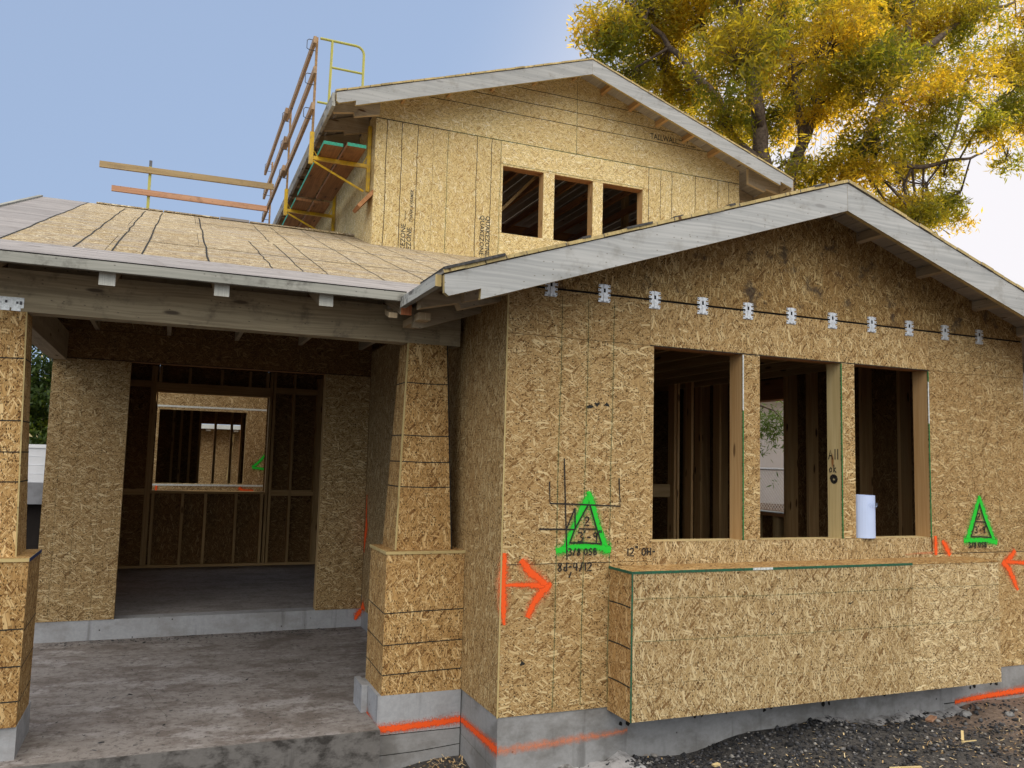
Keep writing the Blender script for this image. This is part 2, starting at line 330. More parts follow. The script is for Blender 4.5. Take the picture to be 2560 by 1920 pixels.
# ---------------------------------------------------------------- mesh builder
class MB:
    def __init__(s): s.v=[];s.f=[];s.uv=[];s.mi=[];s.mats=[]
    def mat(s,k):
        if k not in s.mats: s.mats.append(k)
        return s.mats.index(k)
    def face(s,pts,uvs,mat):
        b=len(s.v); s.v+= [tuple(p) for p in pts]; s.f.append(list(range(b,b+len(pts)))); s.uv.append(uvs); s.mi.append(s.mat(mat))
    def obox(s,o,ax,ay,az,mat,grain=None,end=None,skip=()):
        """oriented box; o corner, ax/ay/az edge vectors; grain = index of the axis the strands run along"""
        o=Vector(o); A=[Vector(ax),Vector(ay),Vector(az)]; L=[a.length for a in A]
        if grain is None: grain=L.index(max(L))
        ru,rv=random.uniform(0,60),random.uniform(0,60)
        flip=A[0].cross(A[1]).dot(A[2])<0
        for n in range(3):
            i,j=[k for k in range(3) if k!=n]
            if n==1: i,j=j,i
            gi,gj=(i,j)
            for side in (0,1):
                if (n,side) in skip: continue
                b=o+A[n]*side
                q=[b,b+A[i],b+A[i]+A[j],b+A[j]]
                st=[(0,0),(L[i],0),(L[i],L[j]),(0,L[j])]
                if j==grain: st=[(y,x) for x,y in st]
                st=[(x+ru,y+rv+n*3.3) for x,y in st]
                if (side==0)!=flip: q.reverse(); st.reverse()
                m=mat
                if n==grain and end: m=end
                s.face(q,st,m)
    def box(s,x0,x1,y0,y1,z0,z1,mat,grain=None,end=None):
        if grain is not None: grain='xyz'.index(grain)
        s.obox((x0,y0,z0),(x1-x0,0,0),(0,y1-y0,0),(0,0,z1-z0),mat,grain,end)
    def beam(s,p0,p1,w,h,mat,upv=(0,0,1),end=None,roll=0):
        """member centred on p0->p1, w sideways, h along up"""
        p0=Vector(p0);p1=Vector(p1);d=(p1-p0);l=d.length;d.normalize();sd=d.cross(Vector(upv)).normalized();u=sd.cross(d).normalized()
        s.obox(p0-sd*w/2-u*h/2,d*l,sd*w,u*h,mat,0,end)
    def prism(s,poly,origin,U,V,N,t,mat,grain=0,edge=None):
        """2-D polygon (u,v) in plane origin+uU+vV extruded by t along N"""
        O=Vector(origin);U=Vector(U);V=Vector(V);N=Vector(N)
        ru,rv=random.uniform(0,60),random.uniform(0,60)
        P=[O+U*a+V*b for a,b in poly]; area=sum(poly[i][0]*poly[(i+1)%len(poly)][1]-poly[(i+1)%len(poly)][0]*poly[i][1] for i in range(len(poly)))
        st=[((a,b) if grain==0 else (b,a)) for a,b in poly]; st=[(x+ru,y+rv) for x,y in st]
        ccw=(area>0)==(U.cross(V).dot(N)>0)
        top=[p+N*t for p in P]
        if ccw: s.face(top,st,mat); s.face(P[::-1],st[::-1],mat)
        else: s.face(top[::-1],st[::-1],mat); s.face(P,st,mat)
        n=len(P)
        for i in range(n):
            j=(i+1)%n; l=(P[j]-P[i]).length
            q=[P[i],P[j],top[j],top[i]]; w=[(ru,rv),(ru+l,rv),(ru+l,rv+t),(ru,rv+t)]
            if not ccw: q.reverse(); w.reverse()
            s.face(q,w,edge or mat)
    def tube(s,pts,rad,mat,n=8,caps=True):
        pts=[Vector(p) for p in pts]; rad=rad if hasattr(rad,'__len__') else [rad]*len(pts)
        rings=[];L=0;prev=None
        for i,p in enumerate(pts):
            d=(pts[min(i+1,len(pts)-1)]-pts[max(i-1,0)]).normalized()
            a=prev if prev is not None else (Vector((0,0,1)) if abs(d.z)<.9 else Vector((1,0,0)))
            sd=d.cross(a).normalized(); u=sd.cross(d).normalized(); prev=u
            if i: L+=(p-pts[i-1]).length
            b=len(s.v)
            for k in range(n):
                t=2*math.pi*k/n; s.v.append(tuple(p+(sd*math.cos(t)+u*math.sin(t))*rad[i]))
            rings.append((b,L))
        mi=s.mat(mat)
        for (b0,l0),(b1,l1) in zip(rings,rings[1:]):
            for k in range(n):
                k2=(k+1)%n
                s.f.append([b0+k,b0+k2,b1+k2,b1+k]); s.uv.append([(l0,k*.02),(l0,(k+1)*.02),(l1,(k+1)*.02),(l1,k*.02)]); s.mi.append(mi)
        if caps:
            for (b,l),rev in ((rings[0],True),(rings[-1],False)):
                ids=list(range(b,b+n)); s.f.append(ids[::-1] if rev else ids); s.uv.append([(0,0)]*n); s.mi.append(mi)
    def ribbon(s,pts,w,N,mat,off=.002,taper=False,wob=0):
        """flat painted stroke lying on a surface with normal N; uv=(length, -1..1)"""
        N=Vector(N).normalized(); pts=[Vector(p)+N*off for p in pts]
        L=0
        P=[]
        for i,p in enumerate(pts):
            d=(pts[min(i+1,len(pts)-1)]-pts[max(i-1,0)]).normalized(); sd=N.cross(d).normalized()
            if i: L+=(p-pts[i-1]).length
            ww=(w[i] if hasattr(w,'__len__') else w)/2
            P.append((p-sd*ww,p+sd*ww,L))
        for (a,b,l0),(c,d,l1) in zip(P,P[1:]):
            s.face([a,c,d,b],[(l0,-1),(l1,-1),(l1,1),(l0,1)],mat)
    def build(s,name,parent=None,loc=None,smooth=False):
        me=bpy.data.meshes.new(name); me.from_pydata(s.v,[],s.f)
        for k in s.mats: me.materials.append(MT[k])
        ul=me.uv_layers.new(name='UVMap'); ul.data.foreach_set('uv',[c for u in s.uv for t in u for c in t])
        me.polygons.foreach_set('material_index',s.mi)
        if smooth: me.polygons.foreach_set('use_smooth',[True]*len(s.f))
        me.update()
        o=bpy.data.objects.new(name,me); COL.objects.link(o)
        if loc is not None:
            me.transform(Matrix.Translation(-Vector(loc))); o.location=loc
        if parent is not None: attach(o,parent)
        return o
def world_loc(o):
    l=o.location.copy()
    return l
def attach(o,parent):
    # all things are unrotated when parts are attached; keep part where it was modelled
    L=Vector((0,0,0)); p=parent
    L=Vector(p.get('_w',(0,0,0)))
    o.parent=parent; o.matrix_parent_inverse=Matrix.Translation(-L)
    o['_w']=tuple(o.location)
def thing(name,label,cat,loc,group=None):
    o=bpy.data.objects.new(name,None); COL.objects.link(o); o.location=loc; o['_w']=tuple(loc); o.empty_display_size=.2
    o['label']=label; o['category']=cat
    if group: o['group']=group
    return o
def tag(o,label,cat,group=None,kind=None):
    if label: o['label']=label
    if cat: o['category']=cat
    if group: o['group']=group
    if kind: o['kind']=kind
    return o

# =============================================================== THE HOUSE
SL=1/3.0
house=thing('house','unfinished timber house sheathed in strand board with gables and porch','house',(0,0,-.5))
T=.012
# ---- front wall of the bay (plane y=0, faces -y)
fw=MB()
def panel(mb,x0,x1,z0,z1,mat,grain='x',y=0,t=T):
    mb.box(x0+.0015,x1-.0015,y,y+t,z0+.0015,z1-.0015,mat,grain)
WX=[(1.13,1.90),(2.06,2.85),(2.99,3.79)]; WZ0,WZ1=1.09,2.465
ZS=2.79
panel(fw,0,1.13,.955,WZ1,'osb'); panel(fw,0,1.095,WZ1,ZS,'osb'); panel(fw,0,1.13,0,.955,'osb')
panel(fw,1.13,3.805,.80,WZ0,'osb_box','z'); panel(fw,1.13,3.805,0,.80,'osb','z')
panel(fw,1.095,3.81,WZ1,ZS,'osb','z')
panel(fw,1.90,2.06,WZ0,WZ1,'osb'); panel(fw,2.85,2.99,WZ0,WZ1,'osb')
panel(fw,3.79,4.95,.955,WZ1,'osb'); panel(fw,3.81,4.95,WZ1,ZS,'osb'); panel(fw,3.805,4.95,0,.955,'osb')
# gable sheets above the gap
def gab(x): return 2.70-.035+SL*(x+.6) if x<=2.475 else 2.70-.035+SL*(5.55-x)
fw.prism([(.0,ZS+.014),(2.67,ZS+.014),(2.67,gab(2.67)+.12),(2.475,gab(2.475)+.12),(0,gab(0)+.12)],(0,0,0),(1,0,0),(0,0,1),(0,1,0),T,'osb_header',1)
fw.prism([(2.673,ZS+.014),(4.95,ZS+.014),(4.95,gab(4.95)+.12),(2.673,gab(2.673)+.12)],(0,0,0),(1,0,0),(0,0,1),(0,1,0),T,'osb_header',1)
fw.box(0,4.95,T,T+.01,ZS-.03,ZS+.04,'black')
for x in (.40,.60,.80):
    fw.ribbon([(x+random.uniform(-.004,.004)-.015*(1-k/10),0,.03+2.72*k/10) for k in range(11)],.008,(0,-1,0),'ink_green' if x!=.60 else 'ink_green',.0015)
for x in (4.28,4.42,4.6): fw.ribbon([(x,0,.96),(x,0,ZS)],.006,(0,-1,0),'ink_faint',.0015)
fw.ribbon([(1.095,0,WZ1),(3.81,0,WZ1)],.010,(0,-1,0),'ink',.0015)
fw.ribbon([(0,0,.955),(.8,0,.955)],.006,(0,-1,0),'ink',.0015); fw.ribbon([(3.8,0,.957),(4.95,0,.957)],.006,(0,-1,0),'ink',.0015)
for x in (1.905,2.853,3.793):
    z=WZ0
    while z<WZ1-.02:
        z2=min(z+random.uniform(.15,.5),WZ1-.005); fw.box(x-.006,x+.004,-.004,.0,z,z2-.003,'green_new' if random.random()<.7 or z2<1.7 else 'white_tape'); z=z2
fw.box(-.006,.004,-.004,0.0,0,ZS,'plank_edge','z')
front=fw.build('front_wall',house)
# wall openings: stud frames behind the sheathing
def opening(x0,x1,z0,z1,y,d,parent,jm='stud',hm='lumber_red',name='window_opening'):
    m=MB(); m.box(x1+.002,x1+.04,y,y+d,z0-.04,z1+.04,jm,'z'); m.box(x0-.04,x0-.002,y,y+d,z0-.04,z1+.04,jm,'z')
    m.box(x0-.002,x1+.002,y,y+d,z1+.002,z1+.24,hm,'x'); m.box(x0-.002,x1+.002,y-.0,y+d,z0-.04,z0-.002,'stud_pine','x')
    return m.build(name,parent)
for i,(a,b) in enumerate(WX): opening(a,b,WZ0,WZ1,T+.001,.142,house,jm='stud' if i!=1 else 'stud_pine')

# ---- galvanised framing clips along the joint
c=MB()
def clip(m,x,z,y=-.003):
    # central channel, raised ribs, side tabs, slot
    m.box(x-.026,x-.008,y-.004,y,z-.062,z+.062,'galv','z'); m.box(x+.008,x+.026,y-.004,y,z-.062,z+.062,'galv','z')
    m.box(x-.008,x+.008,y-.009,y-.003,z+.032,z+.062,'galv','z'); m.box(x-.008,x+.008,y-.009,y-.003,z-.062,z+.004,'galv','z')
    m.box(x-.008,x+.008,y-.004,y-.001,z+.004,z+.032,'black','z')
    for s in (-1,1):
        for k,zz in enumerate((-.046,-.012,.020,.050)):
            l=.046 if k!=2 else .050
            a,b=sorted((x+s*.026,x+s*l)); m.box(a,b,y-.0035,y-.0005,z+zz-.009,z+zz+.009,'galv','x')
            m.box(x+s*(l-.006)-.003,x+s*(l-.006)+.003,y-.006,y-.0035,z+zz-.003,z+zz+.003,'black','x')
    m.box(x-.05,x+.04,y-.004,y-.001,z-.064,z-.056,'galv','x')
clip(c,0,0)
cl0=c.build('framing_clip'); 
clips=[.310+.4096*k for k in range(11)]
for k,x in enumerate(clips):
    o=cl0 if k==0 else cl0.copy()
    if k: COL.objects.link(o)
    o.location=(x,0,2.797+random.uniform(-.006,.006)); attach(o,front)
# ---- spray paint and marker on the front wall
def strokes(name,parent,lst,N=(0,-1,0),off=.003):
    if name=='spray_mark' and len(lst)>1:
        for q in lst: strokes(name,parent,[q],N,off); off+=.0004
        return
    m=MB()
    for pts,w,mat in lst:
        if mat in ('spray_o','spray_g'):
            m.ribbon(pts,[q*2.3 for q in w] if hasattr(w,'__len__') else w*2.3,N,mat+'_halo',off-.0012)
        w=[q*1.08 for q in w] if hasattr(w,'__len__') else w*1.08
        m.ribbon(pts,w,N,mat,off); off+=.0004
    return m.build(name,parent)
def F(pts): return [(x,0,z) for x,z in pts]
strokes('spray_arrow',front,[(F([(.017,1.03),(.012,.85),(.022,.70),(.032,.575)]),[.035,.055,.05,.02],'spray_o'),
 (F([(.03,.825),(.16,.822),(.31,.812)]),[.022,.03,.05],'spray_o'),(F([(.135,.985),(.20,.905),(.28,.85),(.355,.805)]),[.05,.06,.06,.03],'spray_o'),
 (F([(.355,.83),(.29,.775),(.23,.70),(.190,.615)]),[.03,.06,.05,.045],'spray_o')])
strokes('spray_triangle',front,[(F([(.628,1.43),(.60,1.36),(.53,1.22),(.44,1.03)]),[.03,.055,.05,.045],'spray_g'),
 (F([(.620,1.43),(.645,1.36),(.70,1.20),(.775,1.02)]),[.03,.055,.045,.05],'spray_g'),(F([(.385,1.035),(.50,1.06),(.62,1.063),(.72,1.05),(.80,1.035)]),[.05,.045,.05,.05,.06],'spray_g')])
strokes('spray_triangle',front,[(F([(4.355,1.43),(4.31,1.30),(4.20,1.06)]),[.03,.055,.05],'spray_g'),
 (F([(4.350,1.43),(4.41,1.28),(4.52,1.05)]),[.03,.055,.05],'spray_g'),(F([(4.16,1.06),(4.32,1.06),(4.45,1.055),(4.56,1.04)]),[.05,.05,.05,.05],'spray_g')])
strokes('spray_arrow',front,[(F([(4.78,.965),(4.70,.90),(4.63,.85)]),[.05,.055,.05],'spray_o'),(F([(4.62,.88),(4.70,.80),(4.76,.70),(4.80,.63)]),[.06,.06,.05,.03],'spray_o'),
 (F([(4.66,.875),(4.80,.865),(4.93,.855)]),[.04,.03,.035],'spray_o')])
strokes('spray_arrow',front,[(F([(3.835,1.10),(3.838,1.02),(3.84,.945)]),[.03,.04,.03],'spray_o'),(F([(3.91,1.06),(3.96,1.0),(4.00,.94)]),[.03,.05,.04],'spray_o'),(F([(3.5,.955),(3.8,.965)]),[.01,.03],'spray_pale')])
G={'2':[[(0,.8),(.3,1),(.7,.95),(.8,.7),(.5,.4),(0,0),(.9,0)]],'3':[[(0,1),(.6,1),(.8,.8),(.4,.55),(.8,.4),(.75,.1),(.4,0),(0,.1)]],"'":[[(0,1.25),(0,.95)]],
 '-':[[(0,.5),(.6,.5)]],'9':[[(.7,.9),(.4,1),(.1,.8),(.3,.55),(.7,.65),(.72,.95),(.65,.4),(.6,-.1)]],'"':[[(0,1.3),(0,1.0)],[(.3,1.3),(.3,1.0)]],'/':[[(0,-.1),(.6,1.1)]],
 '8':[[(.5,.55),(.1,.8),(.4,1),(.75,.85),(.4,.5),(.05,.2),(.4,-.05),(.75,.2),(.5,.55)]],'O':[[(.4,1),(.05,.7),(.1,.2),(.45,0),(.8,.3),(.75,.8),(.4,1)]],'S':[[(.8,.9),(.4,1),(.1,.8),(.4,.55),(.75,.35),(.6,.05),(0,.05)]],
 'B':[[(.1,0),(.1,1)],[(.1,1),(.6,.95),(.65,.65),(.15,.52),(.7,.45),(.75,.1),(.1,0)]],'d':[[(.65,1.1),(.65,0)],[(.65,.5),(.2,.5),(.1,.15),(.4,0),(.65,.15)]],'4':[[(.1,1),(0,.45),(.8,.45)],[(.6,1),(.6,0)]],
 '1':[[(.2,1),(.2,0)]],'H':[[(0,1),(0,0)],[(.7,1),(.7,0)],[(0,.5),(.7,.5)]],'A':[[(0,0),(.35,1),(.75,0)],[(.15,.4),(.6,.4)]],'l':[[(.15,1.1),(.15,0)]],'o':[[(.4,.6),(.05,.35),(.2,0),(.6,.1),(.65,.45),(.4,.6)]],
 'k':[[(.15,1),(.1,0)],[(.6,.6),(.15,.3),(.7,-.05)]]}
def write(txt,x,z,h,w=.005,slope=0,adv=.9,mapf=None):
    res=[]; cx=0
    for ch in txt:
        if ch==' ': cx+=.6; continue
        wd=max(p[0] for st in G[ch] for p in st)
        for st in G[ch]:
            P=[(x+(cx+a)*h*.72,z+b*h+slope*(cx+a)*h*.72) for a,b in st]
            if len(P)==2: P=[P[0],((P[0][0]+P[1][0])/2,(P[0][1]+P[1][1])/2),P[1]]
            res.append((P,w))
        cx+=wd+.38
    return res
def writing(name,parent,items,w=.006):
    m=MB(); off=.0052
    for P,ww in items: m.ribbon(F(P),.0125 if len(P)>1 else ww,(0,-1,0),'pencil',off); off+=.00015
    return m.build(name,parent)
ln=lambda *p:[(list(p),.006)]
writing('marker_writing',front,write('2',.595,1.205,.055)+write("3'-9\"",.545,1.095,.062,slope=-.02)+write('3/8 OSB',.475,1.008,.042)+ln((.615,1.335),(.52,1.18),(.485,1.09))+ln((.632,1.34),(.68,1.20),(.725,1.08))+ln((.485,1.09),(.6,1.088),(.725,1.08))+ln((.55,1.182),(.62,1.18),(.685,1.178)))
writing('marker_writing',front,write('8d-4/12',.40,.905,.052)+ln((.50,.90),(.485,.86)))
writing('marker_writing',front,ln((.328,1.493),(.334,1.35),(.60,1.342),(.867,1.333),(.855,1.525))+ln((.433,1.65),(.45,1.3),(.468,.98))+ln((.261,1.182),(.40,1.18),(.527,1.177))+ln((.52,1.32),(.455,1.17))+ln((.52,1.32),(.524,1.178)))
writing('marker_writing',front,write('12" OH-',.925,.995,.052))
writing('marker_writing',front,write('2',4.325,1.235,.05)+write("3'-9\"",4.29,1.12,.05)+write('3/8 OSB',4.21,1.0,.042)+ln((4.352,1.36),(4.30,1.22),(4.245,1.09))+ln((4.352,1.36),(4.41,1.22),(4.485,1.08))+ln((4.245,1.09),(4.36,1.088),(4.485,1.08))+ln((4.30,1.215),(4.42,1.21)))
# "All ok" and a scribble on the middle window jamb (faces -x, plane x=2.85)
m=MB()
def J(pts): return [(2.852,.165-.0-a,b) for a,b in pts]
base_y=.150
items=write('All',0,1.70,.075)+write('ok',0.005,1.60,.06)
for P,w in items: m.ribbon([(2.851,.140-a*1.02,z) for a,z in P],.012,(-1,0,0),'pencil',.002)
sp=[(2.851,.085+.042*(1-k/60)*math.cos(k*.62),1.545+.038*(1-k/60)*math.sin(k*.62)) for k in range(46)]
m.ribbon(sp,.009,(-1,0,0),'pencil',.002)
m.build('marker_writing',front)
for x,z,l in ((.60,2.0,.05),(.66,2.035,.035),(.15,.315,.03),(.74,2.02,.03),(1.9,.62,.04),(2.6,.66,.05)):
    mm_=MB(); yy=0 if x<.8 else -.30
    mm_.ribbon([(x,yy,z),(x+l*.4,yy,z+random.uniform(-.02,.02)),(x+l,yy,z+random.uniform(-.015,.015))],[.02,.035,.015] if x<1 else [.01,.012,.006],(0,-1,0),'ink',.0022); mm_.build('smudge',front)
# ---- box below the windows
b=MB(); BX0,BX1,BY=.79,4.17,-.30; BZ0,BZ1=-.015,.93
b.box(BX0+T,3.235,BY,BY+T,BZ0,BZ1-T-.003,'osb_box','z'); b.box(3.238,BX1,BY,BY+T,BZ0,BZ1-T-.003,'osb_box','x')
b.box(BX0,BX0+T,BY+.001,0,BZ0,BZ1-T-.003,'osb_column','z'); b.box(BX1-T,BX1,BY+T,0,BZ0,BZ1-T-.003,'osb','z')
b.box(BX0,BX1,BY+.0005,-.001,BZ1-T,BZ1,'osb_column','x')
b.box(BX0+T,BX1-T,BY+T,-.001,BZ0+.002,BZ0+.02,'osb_shade','x')
b.box(BX0-.003,3.24,BY-.003,BY+.0,BZ1-T-.004,BZ1+.001,'green_edge','x'); b.box(BX0-.004,BX0-.0005,BY,-.001,BZ1-T-.004,BZ1+.001,'green_edge','y')
b.box(1.75,1.92,BY-.005,BY-.003,BZ1-T-.002,BZ1+.002,'white_tape','x')
b.box(BX0-.003,BX0+.008,BY-.003,BY,BZ0,BZ1-T-.004,'green_edge','z')
for z in (.74,.47,.20): b.ribbon([(BX0+.02,BY,z+.015),(2.0,BY,z),(BX1,BY,z)],.005,(0,-1,0),'ink_green' if z>.4 else 'ink_faint',.0012)
for z in (.70,.44,.20): b.ribbon([(BX0,BY+.01,z),(BX0,-.15,z+.004),(BX0,-.01,z)],.012,(-1,0,0),'ink',.0012)
b.build('window_box',house)
# ---- foundation
f_=MB()
f_.box(.005,4.945,.008,.25,-.8,-.0,'conc','x')
f_.box(.008,.25,.251,4.05,-.8,-.0,'conc','y')
f_.box(-.60,-.001,.70,1.20,-.8,-.0,'conc_light','x')
f_.box(-.645,-.602,1.0,1.26,-.8,-.0,'conc_light','z')
f_.box(-3.40,-2.745,.715,1.26,-.8,-.0,'conc_light','x')
f_.box(-3.6,.007,4.008,4.2,-.8,-.001,'conc_light','x')
f_.box(-3.07,5.6,4.201,8.0,-.3,-.004,'slab_in','x')
f_.box(.251,5.3,.251,4.2,-.3,-.006,'slab_in','x')
f_.box(4.70,4.945,.251,8,-.8,-.005,'conc','y')
# form lines and tie holes
f_.box(-.598,-.003,.6965,.70,-.8,-.262,'conc','x')
f_.ribbon([(-.60,.697,-.262),(-.3,.697,-.261),(-.0,.697,-.262)],.007,(0,-1,0),'ink',.002)
f_.ribbon([(-.60,.697,-.395),(-.3,.697,-.39),(-.0,.697,-.37)],.007,(0,-1,0),'ink',.002)
f_.ribbon([(.005,.01,-.33),(.005,.7,-.30)],.008,(-1,0,0),'ink_faint',.002)
f_.ribbon([(3.9,.008,-.245),(4.94,.008,-.235)],.010,(0,-1,0),'ink',.002)
for x in (.9,1.5,2.1,2.65,3.2,3.75,4.2,4.45):
    for dx in (0,.055):
        n=9; cx,cz=x+dx+random.uniform(-.008,.008),-.12+random.uniform(-.02,.02)
        rr=random.uniform(.013,.021); f_.face([(cx+rr*random.uniform(.6,1.2)*math.cos(2*math.pi*k/n),.0055,cz+rr*random.uniform(.6,1.3)*math.sin(2*math.pi*k/n)) for k in range(n)],[(0,0)]*n,'black')
fd=f_.build('foundation',house)
strokes('spray_line',fd,[([(-.605,.70,-.222),(-.3,.70,-.218),(0,.70,-.205)],.048,'spray_o')])
strokes('spray_line',fd,[([(-.602,1.0,-.20),(-.602,.85,-.215),(-.602,.70,-.222)],.05,'spray_o')],(-1,0,0))
strokes('spray_line',fd,[([(.006,.69,-.205),(.006,.35,-.20),(.006,.0,-.20)],[.045,.05,.06],'spray_o')],(-1,0,0))
strokes('spray_line',fd,[([(.01,.006,-.205),(.3,.006,-.195),(.6,.006,-.18),(.95,.006,-.165)],[.08,.085,.075,.05],'spray_pale')])
strokes('spray_line',fd,[([(4.02,.006,-.24),(4.3,.006,-.225),(4.6,.006,-.215),(4.94,.006,-.205)],[.03,.04,.045,.05],'spray_o')])
# porch slab
f_=MB(); f_.box(-3.55,-.602,.60,4.007,-.42,-.19,'slab','x'); f_.box(-.601,.004,1.262,4.007,-.42,-.19,'slab','x')
f_.ribbon([(-2.1,2.15,-.19),(-2.04,1.9,-.19),(-2.0,1.62,-.19),(-1.93,1.36,-.19),(-1.92,1.2,-.19)],[.003,.007,.005,.008,.003],(0,0,1),'ink_faint',.002)
ps=f_.build('porch_slab',house)
rs=np.random.default_rng(8); V=[];F2=[];U=[];cnt=0
for i in range(1500):
    if i%3: x=rs.uniform(-3.0,-.05); y=3.98-abs(rs.normal(0,.14))
    else: x=rs.uniform(-2.9,-.7); y=rs.uniform(.65,3.9)
    l=min(.025,rs.lognormal(-5.0,.5)); w=l*rs.uniform(.15,.6); a=rs.uniform(0,6.3); d=np.array([math.cos(a),math.sin(a),rs.normal(0,.1)]); sd=np.array([-math.sin(a),math.cos(a),0]); p0=np.array([x,y,-.1865])
    V.append(np.array([p0-d*l-sd*w,p0+d*l-sd*w,p0+d*l+sd*w,p0-d*l+sd*w])); F2.append(np.array([[0,1,2,3]])+cnt); cnt+=4; U.append(np.tile([rs.random()*(.75 if i%5 else 1),0],(4,1)))
PDB=(np.vstack(V),np.vstack(F2),np.vstack(U))
f_=MB(); f_.box(-2.74,-.603,.583,.599,-.8,-.192,'conc_dark','x'); f_.build('porch_curb',house)
# ---- return wall of the bay on the porch side (x=0, faces -x)
r=MB()
def panelx(mb,y0,y1,z0,z1,mat,grain='z',x=0,t=T): mb.box(x,x+t,y0+.0015,y1-.0015,z0+.0015,z1-.0015,mat,grain)
panelx(r,.0125,1.22,0,2.79,'osb'); panelx(r,1.22,2.44,0,2.79,'osb'); panelx(r,2.44,3.99,0,2.79,'osb_porch')
r.ribbon([(0,.08,0),(0,.08,2.6)],.004,(-1,0,0),'ink_faint',.0012)
rw=r.build('side_wall',house)
strokes('spray_mark',rw,[([(0,3.93,1.22),(0,3.93,1.0),(0,3.90,.85),(0,3.96,.60)],[.03,.05,.12,.03],'spray_o'),([(0,3.99,.0),(0,3.9,.05),(0,3.82,.02)],[.06,.09,.05],'spray_o')],(-1,0,0))
# ---- porch back wall with wide opening
p=MB(); Y=4.0
panel(p,-3.10,-2.41,0,2.51,'osb_porch','x',Y); panel(p,-.49,-.002,0,2.51,'osb_porch','x',Y)
panel(p,-3.10,-2.45,2.512,2.80,'osb_shade','x',Y); panel(p,-2.45,-.002,2.512,2.80,'osb_shade','x',Y)  # panels over the opening use the board colour with shade mixed in
panel(p,-3.10,-.002,2.805,3.9,'osb_shade','x',Y)
for x in (-2.98,-2.82,-2.62): p.ribbon([(x,Y,.02),(x-.004,Y,1.2),(x,Y,2.48)],.007,(0,-1,0),'ink_faint',.0012)
p.ribbon([(-3.1,Y,2.515),(0,Y,2.515)],.008,(0,-1,0),'ink',.0012)
pw=p.build('porch_wall',house)
strokes('spray_mark',fd,[([(-.06,4.006,-.12),(-.03,4.006,-.06),(-.0,4.006,-.01)],[.03,.06,.05],'spray_o')])
m=MB(); m.box(-.487,-.449,4.0125,4.15,0,2.51,'stud_shade','z'); m.box(-.489,-.452,4.002,4.012,0,2.51,'stud_pine','z')
m.box(-2.45,-2.413,4.0125,4.15,0,2.51,'stud_shade','z'); m.box(-2.41,-.488,4.0125,4.15,2.513,2.75,'lumber_red','x')
m.build('door_opening',house)
# ---- upper wall
u=MB(); Y=4.87; UX0,UX1,UM=.13,5.66,2.895; UZ=5.848
def gabu(x): return 5.86+SL*(x+.46) if x<=UM else 5.86+SL*(6.25-x)
ZB=3.6
panel(u,UX0,.88-.0,ZB,UZ,'osb_new','z',Y); panel(u,.96-.08,1.82,ZB,UZ,'osb_new','z',Y)
panel(u,1.82,4.0,5.537,UZ,'osb_new','x',Y); panel(u,1.82,4.0,ZB,4.605,'osb_new','x',Y)
UW=[(1.845,2.437),(2.60,3.187),(3.345,3.985)]
panel(u,1.82,1.845,4.605,5.537,'osb_new','z',Y);panel(u,2.437,2.60,4.605,5.51,'osb_new','z',Y);panel(u,3.187,3.345,4.605,5.51,'osb_new','z',Y);panel(u,3.985,4.0,4.605,5.51,'osb_new','z',Y)
panel(u,1.845,3.985,5.51,5.537,'osb_new','x',Y)
panel(u,4.0,4.87,ZB,UZ,'osb_new','z',Y); panel(u,4.87,UX1,ZB,UZ,'osb_new','z',Y)
u.prism([(UX0,UZ+.006),(2.92,UZ+.006),(2.92,gabu(2.92)+.1),(UM,gabu(UM)+.1),(UX0,gabu(UX0)+.1)],(0,Y,0),(1,0,0),(0,0,1),(0,1,0),T,'osb_new',0)
u.prism([(2.924,UZ+.006),(UX1,UZ+.006),(UX1,gabu(UX1)+.1),(2.924,gabu(2.924)+.1)],(0,Y,0),(1,0,0),(0,0,1),(0,1,0),T,'osb_new',0)
u.box(UX0,UX1,Y+T,Y+T+.01,UZ-.02,UZ+.03,'black')
def zl(x,z0=4.1,z1=UZ,mat='ink',w=.011): u.ribbon([(x+random.uniform(-.005,.005),Y,z0+(z1-z0)*k/12) for k in range(13)],w,(0,-1,0),mat,.0014)
for x in (.272,.468,.673,1.474,1.676): zl(x)
zl(1.075,mat='ink_green',w=.012); zl(1.805,mat='ink_green',w=.008)
for x in (4.085,4.47): zl(x)
for x in (4.28,4.87): zl(x,mat='ink',w=.009)
for x in (5.27,5.47): zl(x)
u.ribbon([(.13,Y,UZ+.003),(1,Y,UZ+.003),(1.1,Y,UZ+.003)],.016,(0,-1,0),'ink',.0014)
u.ribbon([(1.1,Y,UZ+.003),(4.9,Y,UZ+.003)],.016,(0,-1,0),'ink_green',.0014); u.ribbon([(4.87,Y,UZ+.003),(UX1,Y,UZ+.003)],.014,(0,-1,0),'ink',.0014)
for z,xa,xb in ((6.25,.75,5.2),(6.44,1.4,4.6),(6.63,1.95,3.95)): 
    u.ribbon([(xa+(xb-xa)*k/20,Y,z+random.uniform(-.003,.003)) for k in range(21)],.012,(0,-1,0),'ink',.0014)
u.ribbon([(2.922,Y,UZ),(2.922,Y,6.85)],.010,(0,-1,0),'ink_green',.0014)
u.ribbon([(1.82,Y,5.54),(4.0,Y,5.54)],.007,(0,-1,0),'ink_green',.0014)
uw=u.build('upper_wall',house)
for a,b_ in UW: opening(a,b_,4.605,5.505,Y+T+.001,.142,house,jm='stud',hm='lumber_red')
